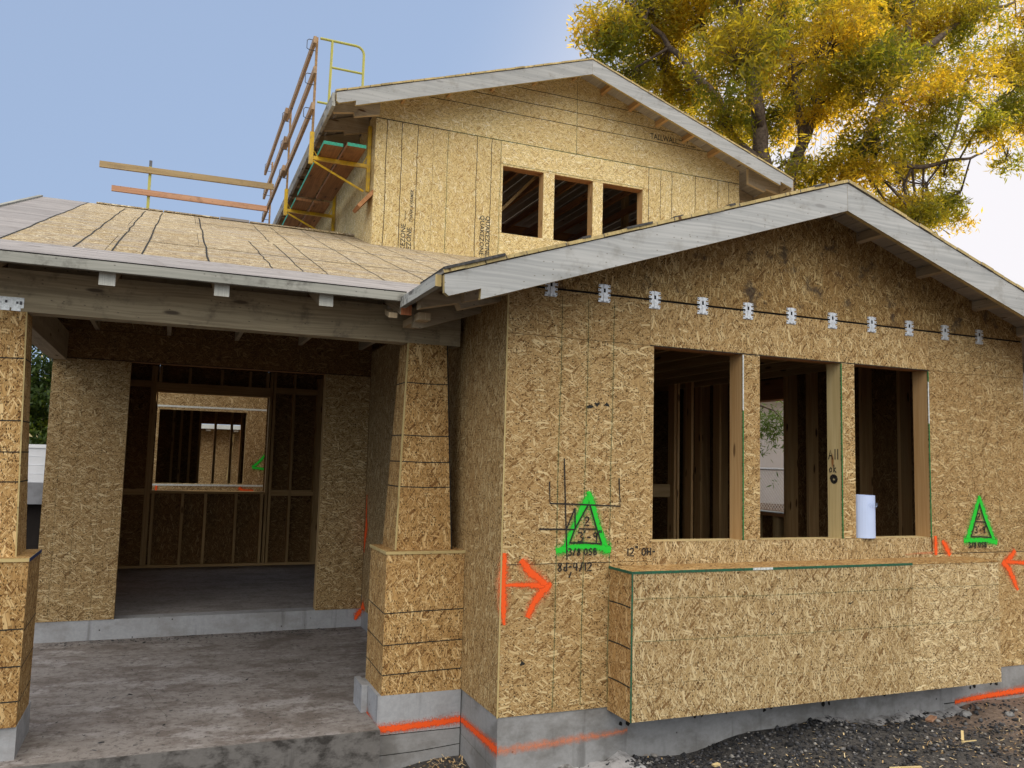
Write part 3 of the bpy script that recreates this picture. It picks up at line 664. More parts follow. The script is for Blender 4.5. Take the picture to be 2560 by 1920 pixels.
# stamped lettering on the sheets
def lettering(txt,x,z,h,rot,parent,sx=1.0,y=Y,name='stamped_lettering',shear=0,gap=1.0):
    cu=bpy.data.curves.new('lettering','FONT'); cu.body=txt; cu.size=h/.72; cu.shear=shear; cu.space_character=gap; cu.offset=.014*h/.72; cu.resolution_u=2
    tmp=bpy.data.objects.new('tmp_text',cu); COL.objects.link(tmp); bpy.context.view_layer.update()
    me=bpy.data.meshes.new_from_object(tmp); bpy.data.objects.remove(tmp); bpy.data.curves.remove(cu)
    me.name=name
    ux,uz=math.cos(R(rot)),math.sin(R(rot))
    for v in me.vertices:
        a,b=v.co.x*sx,v.co.y
        v.co=(x+a*ux-b*uz,y-.0022,z+a*uz+b*ux)
    while me.uv_layers: me.uv_layers.remove(me.uv_layers[0])
    me.uv_layers.new(name='UVMap')
    me.materials.clear(); me.materials.append(MT['stamp'])
    o=bpy.data.objects.new(name,me); COL.objects.link(o); attach(o,parent); return o
lettering('QUAKEZONE',.555,4.01,.062,90,uw,1.02); lettering('QUAKEZONE',.632,3.97,.062,90,uw,1.02)
lettering('Norbord',.555,4.60,.022,90,uw); lettering('THANK A FRAMER',.640,4.57,.040,90,uw,.9,shear=.4)
lettering('QUAKEZONE',1.622,4.80,.062,-90,uw,1.02); lettering('QUAKEZONE',1.545,4.80,.062,-90,uw,1.02)
lettering('Norbord',1.622,4.28,.022,-90,uw); lettering('THANK A FRAMER',1.545,4.26,.035,-90,uw,.9,shear=.4)
lettering('TALLWALL',4.10,6.285,.085,0,uw,.80); lettering('Norbord',4.56,6.33,.035,0,uw); lettering('THANK A FRAMER',4.56,6.27,.028,0,uw,1.0)
# upper side walls
s_=MB()
for a,b_ in ((4.8825,6.1),(6.1,7.32),(7.32,8.54),(8.54,9.76),(9.76,11.2)): panelx(s_,a,b_,3.6,5.95,'osb_new','z',UX0)
k=5.02
while k<11: s_.ribbon([(UX0,k,4.2),(UX0,k,5.8)],.008,(-1,0,0),'ink_faint',.0014); k+=.2
s_.build('upper_side_wall',house)
s_=MB()
panelx(s_,4.8825,11.2,3.6,5.95,'osb_new','z',UX1-T); s_.build('upper_side_wall',house)
s_=MB(); s_.box(UX0+T,5.2,11.2,11.2+T,3.6,6.0,'osb_shade','x'); s_.box(UX0+T,UX1-T,Y+T+.15,11.2,4.0,4.05,'osb_shade','x'); s_.build('upper_back_wall',house)
# interior timbers seen through the upper windows
m=MB(); m.beam((1.7,5.6,4.7),(2.9,5.6,6.0),.04,.09,'stud_shade',(0,1,0)); m.build('roof_brace',house)
m=MB()
for z in (4.9,5.12,5.34): m.box(1.4,5.2,9.9-z*.1,9.94-z*.1,z+.65,z+.80,'lumber_red','x')
m.build('wall_girt',house)
m=MB(); m.box(4.86,4.95,6.9,7.0,4.05,6.2,'stud_shade','z'); m.build('upper_post',house)
for i in range(11):
    m=MB(); x=.5+.48*i; m.box(x,x+.038,5.1,11.1,5.80,5.90,'lumber_red','y'); m.build('ceiling_joist',house)

# =============================================================== ROOFS
def barge(x0,z0,xm,x1,y,depth,name,mat='primed',tail=.23,taild=.135,t=.038,cham=.03):
    """two raking boards meeting at the ridge; (x0,z0) top-left tip, xm ridge, x1 right tip"""
    zr=z0+SL*(xm-x0)
    m=MB(); m.prism([(x0,z0),(x0+.004,z0-taild+cham),(x0+.03,z0-taild+.012),(x0+tail,z0+SL*tail-taild),(x0+tail-.003,z0+SL*tail-depth+.004),(xm,zr-depth),(xm,zr)],(0,y,0),(1,0,0),(0,0,1),(0,1,0),t,mat,0,'plank_edge')
    m.build(name,house)
    m=MB(); m.prism([(xm+.002,zr),(xm+.002,zr-depth),(x1-tail+.003,z0+SL*tail-depth+.004),(x1-tail,z0+SL*tail-taild),(x1-.03,z0-taild+.012),(x1-.004,z0-taild+cham),(x1,z0)],(0,y,0),(1,0,0),(0,0,1),(0,1,0),t,mat,0,'plank_edge')
    m.build(name,house)
barge(-.595,2.695,2.475,5.545,-.47,.205,'barge_board')
barge(-.455,5.855,UM,6.245,4.38,.195,'barge_board')
def roof_strips(y0,y1,x0,xm,x1,z0,name,over=.01):
    """roof planking running front to back: each plank end shows above the barge board"""
    m=MB(); w=.139
    for s,(a,b_) in enumerate(((x0,xm),(x1,xm))):
        L=abs(b_-a)*math.sqrt(1+SL*SL); n=int(L/w)+1; d=Vector((1 if s==0 else -1,0,SL)).normalized(); nn=Vector((-SL if s==0 else SL,0,1)).normalized()
        for k in range(n):
            l0=k*w; l1=min(L,l0+w-random.uniform(.002,.009)); o=Vector((a,y0-over+random.uniform(-.004,.006),z0))+d*l0+nn*(.002+random.uniform(0,.004))
            m.obox(o,d*(l1-l0),(0,y1-y0,0),nn*.021,'soffit',1,'plank_edge')
    return m.build(name,house)
# bay roof
roof_strips(-.47,1.5,-.6,2.475,5.55,2.697,'bay_roof')
m=MB()
for s in (1,-1):
    X0=-.6 if s==1 else 5.55
    def Z(x): return 2.735+SL*abs(x-X0)
    # sheathing on top, clipped where it meets the porch roof
    poly=[(X0,-.40),(2.475,-.40),(2.475,3.35),(X0,.40)]
    pts=[Vector((x,y,2.727+SL*abs(x-X0))) for x,y in poly]
    q=pts if s==1 else pts[::-1]
    m.face(q,[(p_.x,p_.y) for p_ in q],'osb_roof'); 
m.build('bay_roof_sheathing',house)
# black felt scraps along the bay rake
m=MB(); nb_=Vector((-SL,0,1)).normalized(); db_=Vector((1,0,SL)).normalized()
m.obox(Vector((-.60,-.49,2.722)),db_*.40,(0,.5,0),nb_*.016,'felt',0)
m.build('roof_felt',house)
for x,l in ((.30,.06),(.62,.20),(.98,.07),(1.42,.05),(2.15,.12)): m=MB(); m.obox(Vector((x,-.482,2.719+SL*(x+.6))),db_*l,(0,.2,0),nb_*.014,'felt',0); m.build('roof_felt',house)
# porch roof plane : z = 2.735 + SL*(y-.386)
def PZ(y): return 2.735+SL*(y-.386)
cs_=1/math.sqrt(1+SL*SL)
def on_porch(x,y,d=0): return Vector((x,y,PZ(y)+d))
m=MB(); nn=Vector((0,-SL,1)).normalized()
# sheathing sheets (strands run along x), staggered
rows=[1.0,2.16,3.32,4.48,5.97]
for i in range(4):
    xs=[-3.09]; x=-3.09+(1.2 if i%2 else .6)
    while x<5.9: xs.append(x); x+=2.44
    xs.append(6.0)
    for a,b_ in zip(xs,xs[1:]):
        y0,y1=rows[i]+.002,rows[i+1]-.002
        poly=[(a+.002,y0),(b_-.002,y0),(b_-.002,y1),(a+.002,y1)]
        # clip to valley lines: y >= x+.6+.386 (left) / beyond ridge
        def clipp(P,fn):
            o_=[]
            for k in range(len(P)):
                A,B=P[k],P[(k+1)%len(P)]; fa,fb=fn(A),fn(B)
                if fa>=0:o_.append(A)
                if (fa>=0)!=(fb>=0):
                    t=fa/(fa-fb); o_.append((A[0]+(B[0]-A[0])*t,A[1]+(B[1]-A[1])*t))
            return o_
        P=clipp(poly,lambda p_: p_[1]-min(p_[0]+.95,6.0-p_[0]) )
        if len(P)<3: continue
        pts=[on_porch(x_,y_,.004) for x_,y_ in P]; ru,rv=random.uniform(0,50),random.uniform(0,50)
        m.face(pts,[(x_+ru,y_/cs_+rv) for x_,y_ in P],'osb_roof')
def rl(x0,y0,x1,y1,w=.018,mat='ink'):
    w*=.88; m.ribbon([on_porch(x0+(x1-x0)*k/14+random.uniform(-.007,.007),y0+(y1-y0)*k/14) for k in range(15)],w,nn,mat,.0065)
for x in (-2.67,-2.45,-2.26): rl(x,1.0,x,5.7)
rl(-1.84,1.0,-1.84,5.7,.02); rl(-1.41,1.0,-1.43,3.1,.014); rl(-1.22,3.3,-1.21,5.6,.012); rl(-1.2,1.0,-1.2,3.1,.013); rl(-1.02,1.0,-1.0,5.6,.011)
for x in (-.6,-.2,.2,.6,1.0,1.4,1.8,2.2): rl(x,max(1.0,x+1.0),x,5.8 if x<.1 else 4.8,.012)
for y in (2.16,3.32,4.48): rl(-3.09 if y>3 else -2.5,y,2.0,y,.008,'ink_faint')
rl(-2.3,1.95,1.2,1.98,.030,'ink'); rl(-2.1,4.75,-.2,4.8,.035); rl(-1.0,3.3,.6,3.32,.03)
rl(-3.09,1.0,-3.09,5.97,.02)
m.build('porch_roof',house)
# grey planks at the eave and at the left rake
m=MB(); y=.386; k=0
while y<.99:
    y2=min(y+.139*cs_,1.0); b0=on_porch(-3.09,y); 
    m.obox(b0+Vector((0,0,-.018)),(2.49+max(0,y+.139-.962+.6) if y>.36 else 2.49,0,0),(0,(y2-y)-.006,((y2-y)-.006)*SL),nn*.022,'plank_roof',0); y+=.139*cs_
for k in range(41):
    y=.386+k*.1365; 
    if y>5.9: break
    m.obox(on_porch(-3.57,y,-.018),(.478,0,0),(0,.1335,.1335*SL),nn*.022,'plank_roof',0)
m.build('roof_planking',house)
# underside deck + back slope + ridge
m=MB()
P=[(-3.57,.40),(-.6,.40),(2.475,3.5),(5.9,3.5),(5.9,5.97),(-3.57,5.97)]
pts=[on_porch(x_,y_,-.03) for x_,y_ in P]; m.face(pts[::-1],[(a,b_) for a,b_ in P][::-1],'soffit')
m.obox((-3.57,5.975,PZ(5.97)-.025),(9.4,0,0),(0,2.2,-2.2*SL),(0,0,.03),'plank_roof',0)
m.build('roof_deck',house)
m=MB(); x=-3.0
while x<.1:
    l=random.uniform(.25,.8); 
    m.box(x,x+l-.01,5.93,6.06,PZ(5.97)+random.uniform(.0,.006),PZ(5.97)+.016+random.uniform(0,.02),'osb_roof' if random.random()<.7 else 'plank_roof','x'); x+=l
m.build('ridge_strip',house)
# fascias
m=MB(); m.obox((-3.57,.386-.038,2.675),(2.97-.001,0,0),(0,.038,0),(0,0,.066),'primed_dirty',0); m.ribbon([(-3.57,.348,2.738),(-.6,.348,2.738)],.007,(0,-1,0),'black',.001); 
m.build('fascia',house)
m=MB(); m.obox((-.638,-.43,2.63),(.038,0,0),(0,.785,0),(0,0,.070),'primed_dirtier',1,'plank_edge'); m.build('fascia',house)
m=MB(); m.obox((-3.608,.36,2.675),(.038,0,0),(0,5.6,5.6*SL),(0,0,.075),'primed_dirty',1); m.build('barge_board',house)
m=MB(); m.obox((-.46-.038,4.42,5.70),(.038,0,0),(0,7.4,0),(0,0,.16),'primed_dirtier',1); m.build('fascia',house)
m=MB(); m.obox((6.25,4.42,5.70),(.038,0,0),(0,7.4,0),(0,0,.16),'rafter_new',1); m.build('fascia',house)
m=MB(); m.obox((5.55,-.43,2.60),(.038,0,0),(0,3.5,0),(0,0,.095),'primed_dirty',1); m.build('fascia',house)
# porch rafter tails and joists
for x,mt in ((-2.42,0),(-1.77,0),(-1.12,0),(-3.07,0)):
    m=MB(); o=Vector((x-.045,.425,2.605)); m.obox(o,(.09,0,0),(0,3.5,3.5*SL),(0,0,.10),'rafter',1,'endgrain'); m.build('rafter_tail',house)
m=MB(); m.obox((-.615,.425,2.595),(.075,0,0),(0,1.6,1.6*SL),(0,0,.085),'rafter',1,'rafter_red'); m.build('rafter_tail',house)
m=MB(); m.obox((-.69,.46,2.575),(.06,0,0),(0,.12,.04),(0,0,.035),'rafter_new',1); m.build('blocking',house)
m=MB(); m.obox((-.495,.40,2.57),(.085,0,0),(0,.42,.0),(0,0,.05),'rafter_new',1); m.build('blocking',house)
for x in (-2.75,-2.1,-1.45,-.8,-.15):
    m=MB(); m.box(x,x+.038,1.0,3.995,2.80,2.94,'rafter','y'); m.build('ceiling_joist',house)
# bay eave rafters (run up in +x), stepped ends
for k,(y,mt) in enumerate(((-.43,'rafter_new'),(-.06,'rafter_new'),(.14,'rafter_new'))):
    m=MB(); 
    if k==0: m.prism([(-.57,2.68),(-.57,2.60),(-.34,2.67),(-.34,2.62),(.6,2.62+.31),(.6,3.05)],(0,y,0),(1,0,0),(0,0,1),(0,1,0),.04,mt,0)
    elif k==2: m.prism([(-.56,2.69),(-.56,2.60),(-.3,2.66),(-.28,2.62),(.0,2.70),(.0,2.86)],(0,y,0),(1,0,0),(0,0,1),(0,1,0),.09,'rafter',0,'rafter_new')
    else: m.prism([(-.33,2.74),(-.33,2.63),(0,2.72),(0,2.86)],(0,y,0),(1,0,0),(0,0,1),(0,1,0),.06,'rafter',0,'rafter_new')
    m.build('rafter_tail',house)
m=MB(); m.prism([(-.50,2.66),(-.50,2.53),(-.44,2.53),(0,2.678),(0,2.80)],(0,.52,0),(1,0,0),(0,0,1),(0,1,0),.04,'rafter',0); m.build('rafter_tail',house)
# lookouts beneath the rakes
def lookouts(y0,y1,xm,X0,z0,xs,matl):
    for x in xs:
        zz=z0+SL*(abs(x-X0) if x<xm else abs((2*xm-X0)-x))
        sx=SL if x<xm else -SL
        m=MB(); m.obox((x-.019,y0,zz-.075-sx*.019),(.038,0,sx*.038),(0,y1-y0,0),(0,0,.072),matl,1); m.build('lookout',house)
lookouts(-.43,0,2.475,-.6,2.697,(.3,.95,1.6,2.25,2.62,3.05,3.7,4.35,4.9),'rafter')
lookouts(4.42,4.87,UM,-.46,5.86,(.45,1.05,1.65,2.25,2.85,3.3,3.75,4.2,4.65,5.1),'stud')
# upper roof
roof_strips(4.38,12,-.46,UM,6.25,5.858,'upper_roof')
for k in range(12):
    y=4.66+.6*k
    for sx in (1,-1):
        m=MB()
        def X(a): return (-.46+a) if sx==1 else (6.25-a)
        m.prism([(X(.01),5.855),(X(.01),5.745),(X(.03),5.725),(X(.27),5.77),(X(.28),5.72),(X(.585),5.80),(X(.585),6.03)],(0,y,0),(1,0,0),(0,0,1),(0,1,0),.05,'rafter',0,'rafter_new')
        if k<10 or sx==1: m.build('rafter_tail',house)
m=MB(); m.prism([(1.0,2.765),(7.9,2.765),(7.9,PZ(5.97)-.8),(5.97,PZ(5.97)-.05),(1.0,PZ(1.0)-.05)],(-3.10,0,0),(0,1,0),(0,0,1),(1,0,0),.012,'osb_shade',0); m.build('gable_wall',house)
for xa,xb in ((-3.9,-3.12),(-3.02,-2.47),(-2.37,-1.82),(-1.72,-1.17),(-1.07,-.62),(-.53,-.04)):
    m=MB(); m.box(xa,xb,.93,.968,2.737,PZ(.93)-.035,'rafter','x'); m.build('blocking',house)
# main porch beams
m=MB(); m.box(-3.9,-.035,.86,1.0,2.47,2.735,'beam','x'); m.build('porch_beam',house)
m=MB(); m.box(-3.12,-2.98,1.003,3.998,2.49,2.76,'rafter','y'); m.build('porch_beam',house)
m=MB(); m.box(-.20,-.036,.855,.859,2.472,2.72,'beam','x');
m.build('beam_end_plate',house)
m=MB(); 
for k,(x0,x1) in enumerate(((-3.03,-2.98),(-2.97,-2.92))): m.box(x0,x1,.852,.859,2.47,2.545,'galv','z')
m.box(-3.045,-2.905,.8545,.8595,2.49,2.555,'galv','x')
for x in (-3.03,-3.0,-2.94,-2.92): m.box(x-.006,x+.006,.846,.853,2.50+random.uniform(0,.03),2.515+random.uniform(0,.03),'steel_dark')
m.build('post_bracket',house)
# ---- columns
def column(cx,cy,first):
    root=bpy.data.objects.new('column',None); COL.objects.link(root); root.location=(cx,cy,0); root['_w']=(cx,cy,0); 
    root.parent=house; root.matrix_parent_inverse=Matrix.Translation(-Vector(house.location))
    hx,hy=.287,.245
    m=MB()
    m.box(cx-hx,cx+hx,cy-hy,cy-hy+T,0,.953,'osb_column','z'); m.box(cx-hx,cx-hx+T,cy-hy+T+.001,cy+hy,0,.953,'osb_column','z'); m.box(cx+hx-T,cx+hx,cy-hy+T+.001,cy+hy,0,.953,'osb_column','z'); m.box(cx-hx+T,cx+hx-T,cy+hy-T,cy+hy,0,.953,'osb_column','z')
    for z in (.55,.335,.135):
        m.ribbon([(cx-hx,cy-hy,z),(cx,cy-hy,z+.008),(cx+hx,cy-hy,z+.012)],.010,(0,-1,0),'ink',.0014)
        m.ribbon([(cx-hx,cy+hy,z+.02),(cx-hx,cy-hy,z)],.010,(-1,0,0),'ink',.0014); m.ribbon([(cx+hx,cy-hy,z),(cx+hx,cy+hy,z+.02)],.010,(1,0,0),'ink',.0014)
    m.build('column_base',root)
    m=MB(); m.box(cx-hx-.008,cx+hx+.003,cy-hy-.008,cy+hy+.008,.953,.973,'plank_edge','x'); m.box(cx-hx-.0,cx+hx,cy-hy,cy+hy,.9735,.9745,'osb_column','x')
    if not first: m.box(cx+hx+.0035,cx+hx+.006,cy-hy-.006,cy+hy+.007,.953,.973,'blue_edge')
    m.build('column_cap',root)
    m=MB(); z0,z1=.975,2.468; b0,b1=(.208,.19),(.150,.115); cy2=cy+.018
    def q(s,t,z):
        k=(z-z0)/(z1-z0); return (cx+s*(b0[0]*(1-k)+b1[0]*k),cy2+t*(b0[1]*(1-k)+b1[1]*k),z)
    for (s0,t0,s1,t1) in ((-1,-1,1,-1),(1,-1,1,1),(1,1,-1,1),(-1,1,-1,-1)):
        ru,rv=random.uniform(0,50),random.uniform(0,50)
        A,B,C_,D=q(s0,t0,z0),q(s1,t1,z0),q(s1,t1,z1),q(s0,t0,z1); w0=(Vector(A)-Vector(B)).length/2; w1=(Vector(C_)-Vector(D)).length/2
        m.face([A,B,C_,D],[(ru,rv-w0),(ru,rv+w0),(ru+1.49,rv+w1),(ru+1.49,rv-w1)],'osb_column')
    for z in (1.42,1.60,1.79,2.175):
        e=.0016
        P=[q(-1,1,z),q(-1,-1,z),q(1,-1,z),q(1,1,z)]
        m.ribbon(P[0:2],.010,(-1,0,0),'ink',e); m.ribbon([P[1],((P[1][0]+P[2][0])/2,P[1][1],z-.004),P[2]],.010,(0,-1,0),'ink',e); m.ribbon(P[2:4],.010,(1,0,0),'ink',e)
    m.beam(q(-1,-1,z0),q(-1,-1,z1),.012,.012,'plank_edge',(0,1,0)); m.beam(q(1,-1,z0),q(1,-1,z1),.008,.008,'plank_edge' if not first else 'black',(0,1,0))
    m.build('column_shaft',root)
    return root
column(-.290,.945,True); column(-3.035,.945,False)

# =============================================================== INSIDE
# far wall of the entrance room
Y=7.8; IW0,IW1,IZ0,IZ1=-2.20,-.68,1.08,2.48
iw=MB()
panel(iw,-3.08,IW0,0,3.5,'osb_shade','x',Y+.14); panel(iw,IW0,IW1,0,IZ0-.0,'osb_shade','z',Y+.14); panel(iw,IW0,IW1,IZ1,3.5,'osb_shade','x',Y+.14); panel(iw,IW1,4.8,0,3.5,'osb_shade','x',Y+.14)
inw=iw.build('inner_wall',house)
def stud(x,z0=.04,z1=2.85,w=.038,y0=Y,y1=Y+.139,mat='stud_shade',parent=None,name='stud'):
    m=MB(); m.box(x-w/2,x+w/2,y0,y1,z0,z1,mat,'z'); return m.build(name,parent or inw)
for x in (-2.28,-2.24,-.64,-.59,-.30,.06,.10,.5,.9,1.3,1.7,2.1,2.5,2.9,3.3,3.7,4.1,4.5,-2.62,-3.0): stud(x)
for x in (-2.18,-1.79,-1.48,-1.06,-.70): stud(x,.04,IZ0-.042)
for x in (-2.18,-1.79,-1.35,-.95,-.70): stud(x,IZ1+.15,2.85)
m=MB(); m.box(IW0-.02,IW1+.02,Y,Y+.139,IZ0-.04,IZ0-.002,'stud_shade','x'); m.build('window_sill',inw)
m=MB(); m.box(IW0-.02,IW1+.02,Y-.001,Y+.139,IZ1+.002,IZ1+.14,'stud_shade','x'); m.build('window_header',inw)
m=MB(); m.box(-3.05,4.8,Y,Y+.139,0,.038,'stud_shade','x'); m.build('bottom_plate',inw)
for a,b_ in ((-3.0,-2.3),(-.57,-.32),(-.28,.04)):
    for z in (1.02,2.55):
        m=MB(); m.box(a,b_,Y,Y+.139,z,z+.085,'stud_shade','x'); m.build('blocking',inw)
m=MB(); m.box(-3.08,-3.068,4.21,7.93,0,3.6,'osb_shade','y'); m.build('outer_side_wall',house)
m=MB(); m.box(.2,.33,4.16,7.79,0,2.8,'osb_shade','y'); m.build('partition_wall',house)
# room behind the bay windows: right wall with window, partition with studs
rw_=MB()
panelx(rw_,.013,2.90,0,2.8,'osb_shade','z',4.938); panelx(rw_,2.90,3.75,0,1.05,'osb_shade','z',4.938); panelx(rw_,2.90,3.75,2.45,2.8,'osb_shade','z',4.938); panelx(rw_,3.75,8,0,2.8,'osb_shade','z',4.938)
rwl=rw_.build('right_wall',house)
for y in (.20,.50,.88,1.22,1.72,2.12,2.52,2.86,2.90,3.77,4.2,4.6,5.0):
    m=MB(); m.box(4.79,4.936,y-.02,y+.018,0.04,2.76,'stud','z'); m.build('stud',rwl)
for y in (3.1,3.5):
    m=MB(); m.box(4.79,4.936,y-.02,y+.018,0.04,1.04,'stud_shade','z'); m.build('stud',rwl)
m=MB(); m.box(4.78,4.936,2.92,3.75,1.042,1.08,'lumber_red','y'); m.box(4.78,4.96,2.92,3.75,1.081,1.09,'white_tape','y'); m.build('window_sill',rwl)
m=MB(); m.box(4.78,4.936,2.92,3.75,2.452,2.70,'lumber_red','y'); m.build('window_header',rwl)
pt=MB(); pt.box(.3,4.78,5.3,5.312,0,2.8,'osb_shade','x'); ptw=pt.build('partition_wall',house)
for k,(x,y,w) in enumerate(((3.98,4.0,.034),(4.03,4.0,.030),(4.24,4.0,.036),(4.40,4.6,.038),(4.60,4.3,.038),(4.68,4.0,.028),(3.60,4.0,.038),(3.2,4.0,.038),(2.8,4.0,.038),(2.4,4.0,.038),(2.0,4.0,.038),(1.6,4.0,.038),(1.2,4.0,.038))):
    m=MB(); m.box(x-w/2,x+w/2,y,y+.139,0,2.75,'stud','z'); m.build('stud',ptw)
m=MB(); m.box(3.2,3.9,3.99,4.1,1.22,1.38,'stud_shade','x'); m.build('blocking',ptw)
m=MB(); m.box(.02,4.93,.17,8.0,2.805,2.815,'osb_shade','y'); m.build('ceiling',house)
for k in range(10):
    m=MB(); x=.3+.45*k; m.box(x,x+.04,.17,5.2,2.66,2.80,'stud_shade','y'); m.build('ceiling_joist',house)
m=MB(); m.box(-3.06,.2,4.17,7.8,2.95,2.96,'osb_shade','x'); m.build('ceiling',house)

# rear wing seen through the inner window
rear=MB(); Y2=10.0
panel(rear,-3.4,-2.19,0,3.0,'osb_porch','x',Y2); panel(rear,-2.19,-.80,0,1.11,'osb_porch','x',Y2); panel(rear,-2.19,-.80,2.34,3.0,'osb_porch','x',Y2); panel(rear,-.80,.6,0,3.0,'osb_porch','z',Y2)
rear.box(-3.4,.6,Y2-.004,Y2-.0,2.385,2.415,'white_tape','x'); rear.box(-3.4,.6,Y2-.004,Y2,1.07,1.10,'white_tape','x')
rr=rear.build('rear_wall',house)
strokes('spray_mark',rr,[([(-.66,Y2,1.40),(-.55,Y2,1.50),(-.45,Y2,1.62)],.05,'spray_g'),([(-.66,Y2,1.40),(-.5,Y2,1.38),(-.3,Y2,1.37)],.05,'spray_g'),([(-2.17,Y2,.97),(-2.17,Y2,1.07)],.03,'spray_o'),([(-.86,Y2,1.05),(-.80,Y2,1.0),(-.62,Y2,.99)],.06,'spray_o')])
opening(-2.19,-.80,1.11,2.34,Y2+T+.001,.12,rr,jm='stud_shade',hm='stud_shade')
m=MB(); m.box(-3.4,.6,Y2+.2,13.3,2.75,2.8,'osb_shade','y'); m.box(-3.4,-3.35,Y2+.2,13.3,0,2.75,'osb_shade','y'); m.box(.55,.6,Y2+.2,13.3,0,2.75,'osb_shade','y'); m.build('rear_room_shell',house)
rb=MB(); rb.box(-3.35,-1.42,13.3,13.32,0,2.8,'osb_shade','x'); rb.box(-.60,.55,13.3,13.32,0,2.8,'osb_shade','x'); rb.box(-1.42,-.60,13.3,13.32,2.24,2.8,'osb_shade','x'); rb.box(-1.42,-.6,13.3,13.32,0,.6,'osb_shade','x')
rbw=rb.build('rear_back_wall',house)
for x in (-1.95,-1.80,-1.62,-1.44,-1.14,-.82,-.62): stud(x,0,2.75,.045,13.15,13.29,'stud_shade',rbw)
m=MB(); m.box(-3.42,1.2,Y2-.1,13.6,2.95,3.05,'plank_roof','x'); m.build('rear_roof',house)

# =============================================================== GROUND
def gz(x,y):
    z=-.50+.14*min(max((x+.1)/1.0,0),1)+.08*min(max((x-.9)/1.2,0),1)
    z-= .03*max(0,min(1,(-y)/1.5))
    z+= .028*math.sin(x*3.1+y*2.3)+.015*math.sin(x*7.7-y*5.1)+.01*math.sin(y*13+x*4)
    t=min(max((x-6.2)/1.6,0),1)*min(max((y-1)/2,0),1); z+=t*t*(3-2*t)*1.15
    return z
xs=sorted(set([-200,-80,-40,-20,-12,-9,-7,-5.5]+[round(-4.5+.12*k,3) for k in range(105)]+[8.6,9.5,11,14,20,40,80,200]))
ys=sorted(set([-150,-60,-30,-15,-9,-7,-5.5,-4.5]+[round(-3.6+.12*k,3) for k in range(48)]+[2.4,3,3.6,4.4,5.5,7,9,12,16,22,30,45,80,200]))
vs=[(x,y,gz(x,y)) for y in ys for x in xs]; n=len(xs)
fs=[(j*n+i,j*n+i+1,(j+1)*n+i+1,(j+1)*n+i) for j in range(len(ys)-1) for i in range(n-1)]
me=bpy.data.meshes.new('ground'); me.from_pydata(vs,[],fs); me.materials.append(MT['ground']); me.polygons.foreach_set('use_smooth',[True]*len(fs))
gd=bpy.data.objects.new('ground',me); COL.objects.link(gd); gd['kind']='structure'
# gravel
def scatter_mesh(name,V,F_,U,mat,smooth=False):
    me=bpy.data.meshes.new(name); me.vertices.add(len(V)); me.vertices.foreach_set('co',V.ravel())
    k=F_.shape[1]; me.loops.add(F_.size); me.loops.foreach_set('vertex_index',F_.ravel())
    me.polygons.add(len(F_)); me.polygons.foreach_set('loop_start',np.arange(len(F_))*k)
    ul=me.uv_layers.new(name='UVMap'); ul.data.foreach_set('uv',U.ravel().astype(np.float32))
    me.materials.append(MT[mat]); me.update(); me.validate()
    o=bpy.data.objects.new(name,me); COL.objects.link(o); return o
octv=np.array([(1,0,0),(-1,0,0),(0,1,0),(0,-1,0),(0,0,1),(0,0,-1),(.6,.6,.5),(-.6,-.5,.6)],float)
octf=np.array([(0,2,6),(2,4,6),(4,0,6),(2,1,4),(1,3,7),(3,4,7),(4,1,7),(3,0,4),(2,0,5),(1,2,5),(3,1,5),(0,3,5)])
V=[];F2=[];U=[];cnt=0
N=15000
for i in range(N):
    x=RNG.uniform(-.2,5.6); y=-abs(RNG.normal(0,.75)) if RNG.random()<.75 else RNG.uniform(-2.2,0)
    dens=1.0-.78*min(max((x-2.6)/1.6+.25*math.sin(x*5+y*6),0),1)
    if RNG.random()>dens: continue
    s=RNG.lognormal(math.log(.0085),.42); 
    if s>.03: s=.03
    a=RNG.uniform(0,6.28); ca,sa=math.cos(a),math.sin(a)
    vv=octv*RNG.uniform(.65,1.25,(8,3))*s*np.array([1.15,.85,.7]); vv=vv@np.array([[ca,sa,0],[-sa,ca,0],[0,0,1]])
    vv+=np.array([x,y,gz(x,y)+s*.35]); V.append(vv); F2.append(octf+cnt); cnt+=8
    c_=RNG.random(); U.append(np.tile([c_,0],(36,1)))
gr=scatter_mesh('gravel',np.vstack(V),np.vstack(F2),np.vstack(U),'stone'); tag(gr,None,None,kind='stuff')
# wood chips / shavings
V=[];F2=[];U=[];cnt=0
for i in range(1300):
    cl=RNG.integers(0,7); cx,cy,sx,sy=[(1.9,-.75,.45,.22),(3.0,-.85,.6,.2),(4.5,-.55,.5,.25),(.2,.25,.25,.12),(-.2,.55,.2,.06),(4.3,-.9,.5,.2),(2.4,-.45,1.4,.35)][cl]
    x=RNG.normal(cx,sx); y=RNG.normal(cy,sy)
    if y>-.02 and not (x<-.02 and y<.68): continue
    l=RNG.uniform(.005,.018); w=RNG.uniform(.0018,.005); a=RNG.uniform(0,6.28); tl=RNG.normal(0,.35)
    d=np.array([math.cos(a)*math.cos(tl),math.sin(a)*math.cos(tl),math.sin(tl)]); sd=np.array([-math.sin(a),math.cos(a),0]); p0=np.array([x,y,gz(x,y)+.012+abs(tl)*l])
    V.append(np.array([p0-d*l-sd*w,p0+d*l-sd*w,p0+d*l+sd*w,p0-d*l+sd*w])); F2.append(np.array([[0,1,2,3]])+cnt); cnt+=4; U.append(np.tile([RNG.random(),0],(4,1)))
db=scatter_mesh('porch_litter',*PDB,'stone'); tag(db,None,None,kind='stuff')
ch=scatter_mesh('wood_shavings',np.vstack(V),np.vstack(F2),np.vstack(U),'chip'); tag(ch,None,None,kind='stuff')
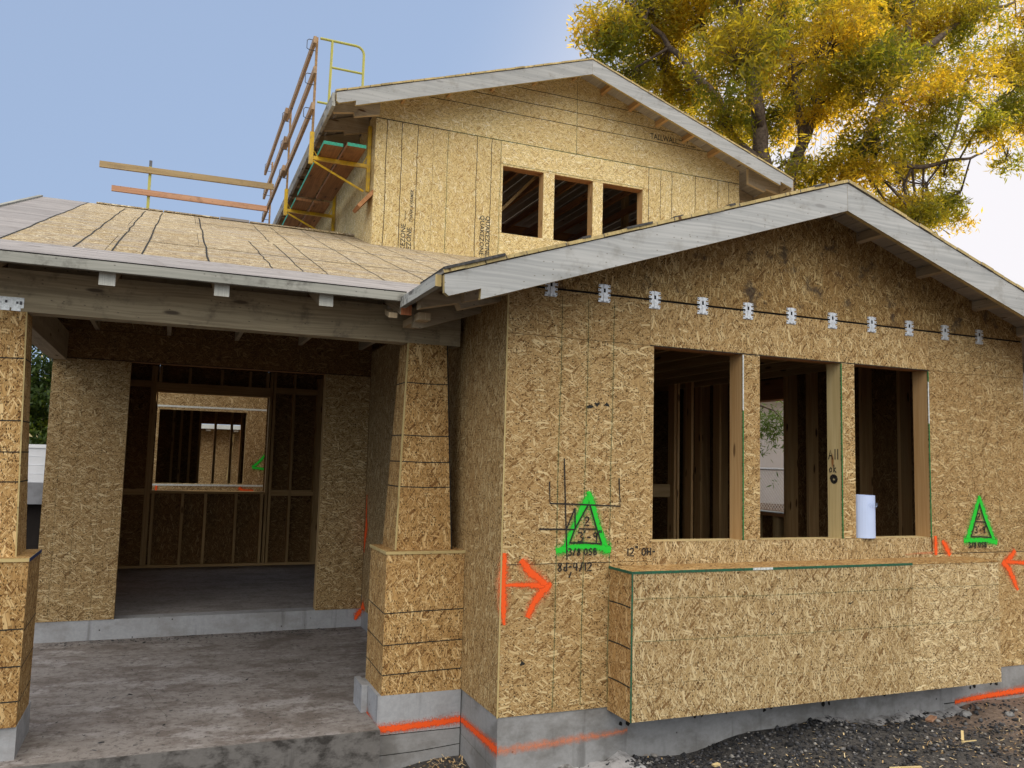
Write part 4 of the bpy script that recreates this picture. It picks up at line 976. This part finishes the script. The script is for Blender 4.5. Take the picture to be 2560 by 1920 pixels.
# concrete slop along the footing
def lump(name,path,w,h,mat,parent,seed=0):
    m=MB(); nseg=len(path); rs=np.random.default_rng(seed); rows_=[]; aa=1
    for (x,y) in path:
        aa=.8*aa+.2*rs.uniform(.1,2.0); a=aa; b0=len(m.v)
        for k,(dy,dz) in enumerate(((.02,.060),(-.25,.032),(-.6,.014),(-1,-.03))):
            m.v.append((x+rs.normal(0,.004),y+dy*w*a if k else y+.01,gz(x,y+dy*w*a)+dz*h/.05*(.6+.5*math.sin(x*23+k*2)*math.sin(x*9)+rs.uniform(-.12,.12) if k<3 else 1)))
        rows_.append(b0)
    for a0,b0 in zip(rows_,rows_[1:]):
        for k in range(3): m.f.append([a0+k,a0+k+1,b0+k+1,b0+k]); m.uv.append([(0,0)]*4); m.mi.append(m.mat(mat))
    return m.build(name,parent,smooth=True)
lump('footing_edge',[(.0+.02*k,.006) for k in range(48)],.36,.045,'spill',fd,3)
lump('footing_edge',[(2.55+.02*k,.006) for k in range(75)],.16,.026,'spill',fd,5)
# scraps
def scrap(x,y,l,w,h,a,label,mat='chip',tilt=.1):
    z=gz(x,y)+.012; m=MB(); d=Vector((math.cos(a),math.sin(a),tilt)).normalized(); s=Vector((-math.sin(a),math.cos(a),0)); u_=d.cross(s)
    m.obox(Vector((x,y,z)),d*l,s*w,u_*h,mat,0); o=m.build('wood_scrap',None,(x,y,z)); tag(o,label,'wood scrap','wood scraps lying on the ground')
scrap(1.68,-.62,.045,.035,.012,.3,'small square pale wood offcut on the dark gravel near the box','stud_pine')
scrap(1.38,-.38,.05,.03,.012,.1,'small tan block lying on gravel just below the box corner','stud_pine')
scrap(3.35,-.62,.16,.018,.006,.7,'thin split stick in the middle of the gravel, leaning up right','stud_pine',.15)
scrap(3.28,-.66,.11,.012,.005,-.3,'short thin splinter crossing the split stick on the gravel','stud_pine')
scrap(2.45,-.80,.20,.02,.008,-.5,'long yellow splinter at the bottom edge of the gravel','stud_pine')
scrap(3.55,-.18,.11,.05,.015,.4,'flat brown wood chunk beside the pale concrete spill','rail_pink')
scrap(4.62,-.22,.30,.022,.010,-.25,'longest pale lath strip near the right end of the footing','stud_pine')
for (x,y,s,lb) in ((4.50,-.42,.055,'rounded grey rock on dirt near the right footing'),(5.02,-.55,.09,'large pale grey rock at the right edge of the dirt'),(3.95,-.15,.05,'broken lump of concrete against the right footing'),(4.25,-.30,.04,'small pale stone between concrete lump and rounded rock')):
    rs=np.random.default_rng(int(x*100)); m=MB(); nn_,mm=9,6
    def P_(i,j):
        th=2*math.pi*(i%nn_)/nn_; ph=math.pi*j/mm; k=1+.16*math.sin(3*th+x*9)*math.sin(2*ph)+.10*math.sin(5*th+ph*4+x)
        return (x+s*k*math.sin(ph)*math.cos(th),y+s*.8*k*math.sin(ph)*math.sin(th),gz(x,y)+s*.15+s*.55*k*math.cos(ph))
    for a in range(nn_):
        for b_ in range(mm): m.face([P_(a,b_),P_(a,b_+1),P_(a+1,b_+1),P_(a+1,b_)],[(0,0)]*4,'conc')
    o=m.build('rock',None,(x,y,gz(x,y))); tag(o,lb,'rock','loose rocks on the dirt')

# =============================================================== SCAFFOLD
sc=thing('scaffold','yellow wall bracket scaffold with timber guard rails beside the upper storey','scaffold',(-.25,7.3,5.2))
def rect_tube(m,p0,p1,w,h,mat,upv=(0,0,1)): m.beam(p0,p1,w,h,mat,upv)
for i,yb in enumerate((5.08,7.48,9.88)):
    m=MB(); x0,x1=-.61,.10
    m.box(x1-.022,x1+.022,yb-.02,yb+.02,4.95,5.80,'paint_y','z')
    m.box(x0+.02,x1-.022,yb-.018,yb+.018,5.255,5.30,'paint_y','x')
    m.tube([(x0+.02,yb,5.24),(x1-.05,yb,4.95)],.014,'paint_y')
    m.box(x0-.03,x0+.02,yb-.022,yb+.022,5.20,5.60,'paint_y','z')
    m.tube([(x0+.02,yb,5.38),(x0+.09,yb,5.28)],.006,'paint_y')
    m.tube([(x1-.07,yb,5.30),(x1-.02,yb,5.42)],.006,'paint_y')
    m.build('wall_bracket',sc)
    m=MB(); m.box(x0-.014,x0+.014,yb-.014,yb+.014,5.60,6.82,'steel_brown','z'); pst=m.build('guard_post',sc)
    for z in (5.84,6.28,6.72):
        m=MB(); m.tube([(x0,yb,z+.06),(x0-.10,yb-.0,z+.06),(x0-.12,yb,z+.04),(x0-.12,yb,z-.06),(x0-.09,yb,z-.075),(x0,yb,z-.075)],.005,'steel_dark',6); m.build('rail_hook',pst)
m=MB(); m.obox((-.06,4.88,4.71),(.20,0,.235),(0,.30,0),(.035,0,-.03),'lumber_red',1); m.build('footing_block',sc)
for z,y0 in ((6.74,4.98),(6.30,4.86),(5.86,4.90)):
    ya=y0
    for k,(a,b_,mt) in enumerate(((ya,7.62,'rail'),(7.30,10.3,'rail'))):
        m=MB(); dx=-.055-.042*k; m.box(-.61+dx,-.61+dx+.038,a,b_,z-.045+random.uniform(-.01,.01),z+.045,mt,'y'); m.build('guard_rail',sc)
# end gate of yellow pipe
m=MB(); r_=.016; ye=5.02
ct=[(-.58,ye,6.79),(-.13,ye,6.79)]+[(-.13+.10*math.sin(t),ye,6.69+.10*math.cos(t)) for t in (R(22),R(45),R(67),R(90))]+[(-.03,ye,6.05)]
m.tube(ct,r_,'paint_yg',10); m.tube([(-.43,ye,6.79),(-.44,ye,5.97),],r_,'paint_yg',10); m.tube([(-.43,ye,6.445),(-.03,ye,6.445)],r_*.9,'paint_yg',10); m.tube([(-.58,ye,5.97),(-.44,ye,5.97)],r_*.9,'paint_yg',10)
m.build('end_gate',sc)
def plank(x0,y0,y1,lab,teal,far=False):
    m=MB(); w=.226; m.box(x0,x0+w,y0,y1,5.303,5.343,'scaf_plank','y','teal' if y0<6 else 'scaf_plank')
    if teal: m.box(x0-.003,x0-.0005,y0,y1,5.302,5.344,'teal','y')
    o=m.build('scaffold_plank',None,(x0,y0,5.303)); tag(o,lab,'plank','planks laid on the scaffold brackets')
plank(-.535,4.62,6.78,'near outer brown scaffold plank with teal end, on the guard rail side',True)
plank(-.272,4.55,6.80,'near inner brown scaffold plank with teal end, beside the wall',False)
plank(-.535,6.98,9.9,'far outer scaffold plank with teal edge beyond the dark gap',True)
plank(-.272,7.0,9.9,'far inner scaffold plank beside the wall beyond the dark gap',False)
# guard rail standing on the porch ridge
rg=thing('roof_guardrail','two board timber guard rail on a post along the porch roof ridge','guard rail',(-2.435,6.0,PZ(5.97)))
m=MB(); m.box(-2.452,-2.418,5.985,6.015,4.60,5.16,'paint_yg','z'); m.box(-2.452,-2.418,5.985,6.015,5.16,5.24,'steel_dark','z'); m.build('guard_post',rg)
m=MB(); m.obox((-3.0,5.945,5.058),(2.05,0,.025),(0,.038,0),(0,0,.075),'rail_tan',0); m.build('guard_rail',rg)
m=MB(); m.obox((-2.85,5.945,4.782),(1.83,0,.0),(0,.038,0),(0,0,.068),'rail_pink',0); m.build('guard_rail',rg)
# lumber ends beyond the upper roof on the right
rb_=thing('roof_jack','timber rail ends nailed to an upright beyond the right slope of the upper roof','roof brace',(5.9,6.2,6.0))
m=MB(); m.beam((5.2,6.4,6.35),(6.05,5.9,6.62),.038,.089,'stud_pine'); m.build('brace_board',rb_)
m=MB(); m.beam((5.90,6.0,6.0),(5.86,6.0,6.55),.038,.05,'stud_pine',(0,1,0)); m.build('upright',rb_)
m=MB(); m.beam((5.8,6.2,6.05),(6.45,5.9,6.26),.038,.089,'stud'); m.build('brace_board',rb_)
m=MB(); m.beam((5.72,4.6,4.66),(7.0,4.4,5.10),.03,.09,'primed_far'); tag(m.build('primed_offcut',None,(5.72,4.6,4.62)),'white primed board lying behind the bay ridge below the upper eave','board')

# =============================================================== SMALL THINGS
m=MB(); cx,cy,r0=3.115,.060,.11
ang=[k*2*math.pi/30 for k in range(31)]
pts=[]
for k in range(75):
    a=k*2*math.pi/30; rr=.106-.0005*k; pts.append((cx+rr*math.cos(a+.4),cy-.005+rr*.95*math.sin(a+.4)))
for (a,b_),(c_,d_) in zip(pts,pts[1:]): m.face([(a,b_,1.091),(c_,d_,1.091),(c_,d_,1.425),(a,b_,1.425)],[(0,0)]*4,'paper')
roll=m.build('paper_roll',None,(cx,cy,1.091)); tag(roll,'bluish white roll of paper plans standing on the right window sill','paper roll')
mat_=NT('faint_print'); MT['print']=mat_.finish((.42,.52,.74),.8)
def roll_text(txt,z,h):
    cu=bpy.data.curves.new('print','FONT'); cu.body=txt; cu.size=h/.72; cu.resolution_u=1
    tmp=bpy.data.objects.new('tmp_text',cu); COL.objects.link(tmp); bpy.context.view_layer.update()
    me=bpy.data.meshes.new_from_object(tmp); bpy.data.objects.remove(tmp)
    import bmesh
    bm=bmesh.new(); bm.from_mesh(me); bmesh.ops.subdivide_edges(bm,edges=bm.edges[:],cuts=1); bm.to_mesh(me); bm.free()
    for v in me.vertices:
        th=-math.pi/2-(v.co.x-.085)/.1; th=-math.pi/2+(.085-v.co.x)/.1
        v.co=(cx+.1085*math.cos(th),cy-.005+.1035*math.sin(th),z+v.co.y)
    me.materials.clear(); me.materials.append(MT['print'])
    o=bpy.data.objects.new('faint_print',me); COL.objects.link(o); attach(o,roll)
roll['_w']=tuple(roll.location)
roll_text('ALSIO',1.335,.034)

# =============================================================== BEYOND
# neighbour house on the right, chain link fence on a low wall
nb=thing('neighbour_house','white stucco house with purple grey shingle roof beyond the right side','house',(10,8,.5))
m=MB(); m.box(10,10.25,-4,22,-.5,3.4,'white_wall','z'); m.box(10.3,20,-4,-3.8,-.5,3.4,'white_wall','z'); m.build('wall',nb)
m=MB()
for k in range(26):
    x0=9.5+.19*k; m.obox((x0,-4.6,3.35+.072*k),(.20,0,.076),(0,27,0),(0,0,.02),'shingle',1)
m.obox((14.45,-4.6,5.24),(5,0,-1.9),(0,27,0),(0,0,.03),'shingle',1); m.build('roof',nb)
fn=thing('chain_link_fence','galvanised chain link fence with pipe posts before the white wall','fence',(8.2,6,.6))
m=MB(); yA,yB=3.0,8.6; 
m.tube([(8.2,yA,1.60),(8.2,yB,1.60)],.024,'galv',8); m.build('top_rail',fn)
for y in (3.2,4.4,5.55,6.68,6.78,8.4):
    m=MB(); m.tube([(8.2,y,.55),(8.2,y,1.63)],.030,'galv',8); m.build('post',fn)
m=MB(); h=.72
for k in range(-10,80):
    for s in (1,-1):
        y0=yA+k*.075; z0,z1=.86,1.58; 
        ya,yb=(y0,y0+h) if s==1 else (y0+h,y0)
        if min(ya,yb)<yA or max(ya,yb)>yB: continue
        m.tube([(8.2+.003*s,ya,z0),(8.2+.003*s,yb,z1)],.003,'galv',4,False)
m.build('mesh',fn)
m=MB(); m.box(8.12,8.3,2.5,9.2,-.4,.84,'conc','y'); lw=m.build('low_wall',None,(8.2,2.5,.3)); tag(lw,'low grey concrete wall under the chain link fence','wall')
# garage beyond the rear wing
gg=thing('garage','strand board garage with grey fascia seen through the inner windows','garage',(-.9,16,0))
m=MB(); m.box(-4,3,16,16.2,-.4,2.25,'osb_porch','x'); m.build('wall',gg)
m=MB(); m.box(-4,3,15.55,15.6,2.20,2.30,'primed_far','x'); m.build('fascia',gg)
for k in range(9):
    m=MB(); m.box(-3.7+.62*k,-3.61+.62*k,15.6,16,2.15,2.25,'endgrain','y'); m.build('rafter_tail',gg)
m=MB(); m.obox((-4,15.6,2.31),(7,0,0),(0,3,.9),(0,0,.04),'shingle',0); m.build('roof',gg)
m=MB(); m.tube([(-.68,15.9,1.0),(-.60,15.8,2.1)],.03,'plank_edge',6); tag(m.build('downpipe',gg),None,None)
# things to the left, seen between column and porch wall
sh=thing('siding_shed','white lap siding shed on a dark open base behind the porch','shed',(-6,11,-.4))
m=MB()
for k in range(4): m.obox((-9,11,1.06+k*.145),(5.4,0,0),(0,.05,0),(0,-.012,.140),'white_side',0)
m.box(-9,-3.6,10.97,11.06,1.64,1.70,'white_side','x'); m.box(-9,-3.6,11.05,13,1.0,1.66,'white_side','x'); m.build('wall',sh)
m=MB(); m.box(-9,-3.6,10.95,11,.70,1.05,'grey_panel','x'); m.build('skirting',sh)
m=MB(); m.box(-9,-3.6,11.2,11.25,-.4,.70,'void_shade','x'); m.build('base',sh)  # near-black board stands in for the shade inside the open base
for k,(x,z) in enumerate(((-4.9,-.05),(-4.5,.12),(-4.2,-.2))):
    m=MB(); m.box(x,x+.7,9.2+.1*k,9.5+.1*k,z-.2,z-.05,'grey_panel','x'); o=m.build('stacked_board',None,(x,9.2,z-.2)); tag(o,['lowest grey board in the heap behind the porch','topmost grey board in the heap behind the porch','grey board at the right of the heap behind the porch'][k],'board','boards heaped behind the porch')

# ---- trees
def leaves(name,centers,mat,per=26,L=.15,W=.022,spread=.22,seed=1,parent=None,droop=.35,tone=None):
    rs=np.random.default_rng(seed); C_=np.repeat(centers,per,0); n=len(C_)
    d=rs.normal(0,1,(n,3)); d[:,2]-=droop; d/=np.linalg.norm(d,axis=1,keepdims=True)
    base_=C_+rs.normal(0,spread*.45,(n,3))
    l=rs.uniform(.6,1.25,(n,1))*L; sd=np.cross(d,rs.normal(0,1,(n,3))); sd/=np.linalg.norm(sd,axis=1,keepdims=True); w=W*rs.uniform(.7,1.2,(n,1))
    V=np.stack([base_,base_+d*l*.45+sd*w,base_+d*l,base_+d*l*.45-sd*w],1).reshape(-1,3)
    F_=np.arange(n*4).reshape(n,4)
    t=np.repeat(tone if tone is not None else rs.random(len(centers)),per)*.75+rs.random(n)*.25
    U=np.repeat(np.stack([t,t*0],1),4,0)
    o=scatter_mesh(name,V,F_,U,mat)
    if parent is not None: attach(o,parent)
    return o
tr=thing('large_tree','large backlit tree with golden willowy leaves behind the house','tree',(16.5,16,-.4))
clumps=[(9.4,15.9,14.5,0.96),(10.9,16.6,15.7,1.39),(10.6,16.9,13.9,0.88),(12.4,17.7,15.1,1.47),(13.2,16.6,16.0,1.7),(13.4,17.6,14.0,1.21),(11.7,12.7,12.7,1.31),(12.9,15.1,12.1,0.97),(16.5,17.7,13.8,1.27),(16.0,16.1,16.1,1.87),(17.8,17.5,15.1,1.57),(15.4,13.1,14.1,1.54),(17.0,15.1,12.9,1.3),(14.3,13.9,10.7,0.83),(16.7,15.5,11.0,0.78),(19.7,15.7,17.1,1.95),(16.7,12.6,13.1,1.42),(17.6,13.7,11.8,1.24),(16.9,14.0,10.8,0.87),(23.0,17.5,12.6,1.14),(23.2,16.7,17.8,1.66),(19.8,13.4,13.4,1.02),(23.3,16.9,14.0,1.12),(18.9,13.3,9.5,0.62),(24.3,15.9,18.3,1.49),(21.2,13.2,14.3,1.04),(21.0,12.5,12.3,0.69),(28.2,17.3,16.7,1.13),(24.0,13.7,15.9,0.69),(23.6,13.7,12.3,0.68),(30.7,17.9,16.6,1.18),(25.8,17.3,11.4,0.56),(21.1,14.1,11.4,0.59),(31.9,17.8,18.5,1.72),(28.1,15.5,19.0,1.24),(11.4,16.2,17.3,1.77),(12.5,13.6,16.6,1.87),(19.3,17.7,20.8,2.39),(21.8,16.3,20.4,2.21),(28.0,17.8,22.6,2.0),(25.1,17.4,20.6,0.95),(18.8,14.1,9.8,0.51),(15.6,15.0,9.3,.8),(17.0,14.6,9.7,.75),(18.2,15.4,10.3,.8),(20.7,14.6,10.4,.8),(19.5,14.2,9.7,.7),(21.6,15,10.1,.5),(22.6,15.4,11.0,.6),(14.0,14.5,9.0,.6),(19.9,14.6,10.4,.7),(20.6,15.5,9.6,.45),(13.6,15.6,10.5,.7)]
rs=np.random.default_rng(4); cents=[];twigs=[]
def hsh(p): 
    return math.sin(p[0]*1.9+1.3*math.sin(p[2]*1.7))+math.sin(p[1]*1.6+p[2]*2.1)+math.sin(p[2]*2.7-p[0]*1.1)
trunk_pts=[[(16.9,15.9,-.6),(16.6,15.9,3),(16.2,15.8,6.5),(15.2,15.3,9.0),(14.45,15,10.6),(14.25,15,12.3),(14.2,15,14.2),(13.6,15,15.6),(13.2,15.2,17.5)],
 [(16.5,15.8,5.5),(17.2,15.4,9.3),(17.75,15,11.0),(18.6,15,12.3),(19.3,15,13.6),(20.0,15,15.1),(20.6,15,16.8),(21.2,15,18.6)],
 [(15.4,15.4,8.4),(15.7,15.3,10.6),(16.2,15.2,12.2),(16.65,15,13.3),(17.0,15.2,15.0),(17.3,15.4,17.0)],
 [(16.2,15.2,12.0),(16.0,15.2,13.2),(15.9,15.3,14.6),(15.8,15.6,16.5)],
 [(18.9,15,12.8),(19.8,15,14.0),(20.9,15,14.8),(22.0,15.1,15.1),(23.2,15,15.2),(24.6,15.3,14.8),(25.6,15.6,13.9)],
 [(14.4,15,10.8),(13.5,15.2,11.8),(12.7,15.4,13.2),(11.8,15.8,14.3),(10.8,16,15.3),(9.8,16,15.9)],
 [(14.3,15,12.0),(13.2,14.2,13.4),(12.3,13.4,14.8),(11.6,13,16.2)],
 [(17.8,15,11.1),(18.9,14.6,11.5),(20.3,14.2,11.6),(21.5,13.8,11.9),(22.8,14,12.4)],
 [(20.1,15,15.3),(21.5,15.2,16.3),(23.2,15.4,17.6),(25,15.6,18.8),(27.5,16,20)],
 [(22.0,15.1,15.1),(24.5,15.6,16.4),(27,16.4,17),(30,17,17.2)],
 [(23.2,15,15.2),(23.6,15.6,14),(23.4,16.2,12.6)],[(14.2,15,14.2),(15,15.6,15.6),(16,16,17.2),(17.5,16.4,19)]]
trd=[.42,.30,.24,.16,.17,.16,.15,.12,.17,.12,.08,.14]
tm=MB()
nodes=[]
for P,r0 in zip(trunk_pts,trd):
    # smooth + wobble
    Q=[]
    for a,b_ in zip(P,P[1:]):
        for k in range(4):
            t=k/4; Q.append([a[i]*(1-t)+b_[i]*t+rs.normal(0,.04) for i in range(3)])
    Q.append(list(P[-1])); nq=len(Q)
    rad=[max(.03,r0*(1-.78*k/nq)) for k in range(nq)]
    tm.tube(Q,rad,'bark',8); nodes+=[(q,rr) for q,rr in zip(Q,rad) if q[2]>9]
NP=np.array([q for q,_ in nodes])
for (x,y,z,r_) in clumps:
    d=np.linalg.norm(NP-np.array([x,y,z]),axis=1); j=int(np.argmin(d)); a=NP[j]; b_=np.array([x,y,z]); mid=(a+b_)/2+rs.normal(0,.25,3)+np.array([0,0,.15]) 
    tm.tube([a,mid,b_,b_+rs.normal(0,.3,3)],[min(.06,nodes[j][1]*.6),.04,.025,.012],'bark',5,False)
    n_=int(190*r_**2)
    for k in range(n_):
        v=rs.normal(0,1,3); v/=np.linalg.norm(v); rr=r_*rs.random()**.42; p_=np.array([x,y,z])+v*rr*np.array([1.1,1.1,.95])
        if hsh(p_)>.72 and rs.random()<.9: continue
        cents.append(p_)
        if k%4==0:
            o_=b_ if rs.random()<.6 else mid; m1=(o_+p_)/2+rs.normal(0,.12,3); tm.tube([o_,m1,p_],[.016,.009,.004],'bark',3,False)
tm.build('trunk',tr,smooth=True)
cents=np.array(cents)
tone=np.array([min(1,max(0,.42+.36*hsh(p_*.9)+(.12 if 14<p_[0]<22 else -.12)+rs.normal(0,.12))) for p_ in cents])  # crown centre toned gold as if sunlit, sides greener: sunlight put into leaf colour
leaves('crown',cents,'leaf',14,.235,.029,.27,3,tr,.15,tone)
# low branch near the white wall, seen through the middle window
bt=thing('young_tree','slender young tree with hanging leaves before the white neighbour wall','tree',(7.6,5.9,.6))
m=MB(); m.tube([(7.9,8.4,.4),(7.8,8.0,1.6),(7.7,7.5,2.5),(7.6,6.9,2.75),(7.5,6.3,2.6),(7.45,6.0,2.4)],[.05,.045,.035,.02,.012,.006],'bark',6); m.build('trunk',bt,smooth=True)
cc=np.array([(7.6+rs.normal(0,.1),6.45+rs.normal(0,.30),2.42+rs.normal(0,.20)) for k in range(90)]+[(7.7+rs.normal(0,.12),7.3+rs.normal(0,.35),2.4+rs.normal(0,.4)) for k in range(120)])
leaves('crown',cc,'leaf_green',9,.12,.011,.10,8,bt,.5)
# tall dark hedge trees to the left
ht=thing('hedge_tree','tall dark green tree standing behind the white shed on the left','tree',(-7.5,17,-.4))
m=MB(); m.tube([(-7.5,17,-.6),(-7.4,17,3),(-7.5,17,6)],[.25,.2,.08],'bark',8); m.build('trunk',ht,smooth=True)
cc=[]
while len(cc)<4200:
    p_=rs.uniform((-10.0,15.2,-.2),(-3.2,18.8,6.6))
    if hsh(p_*1.3)<1.1 and ((p_[0]+6.6)/3.4)**4+((p_[1]-17)/1.7)**2+((p_[2]-2.6)/4.0)**4<1: cc.append(p_)
leaves('crown',np.array(cc),'leaf_dark',26,.15,.03,.30,9,ht,.2)

for o in list(bpy.data.objects):
    if '_w' in o.keys(): del o['_w']
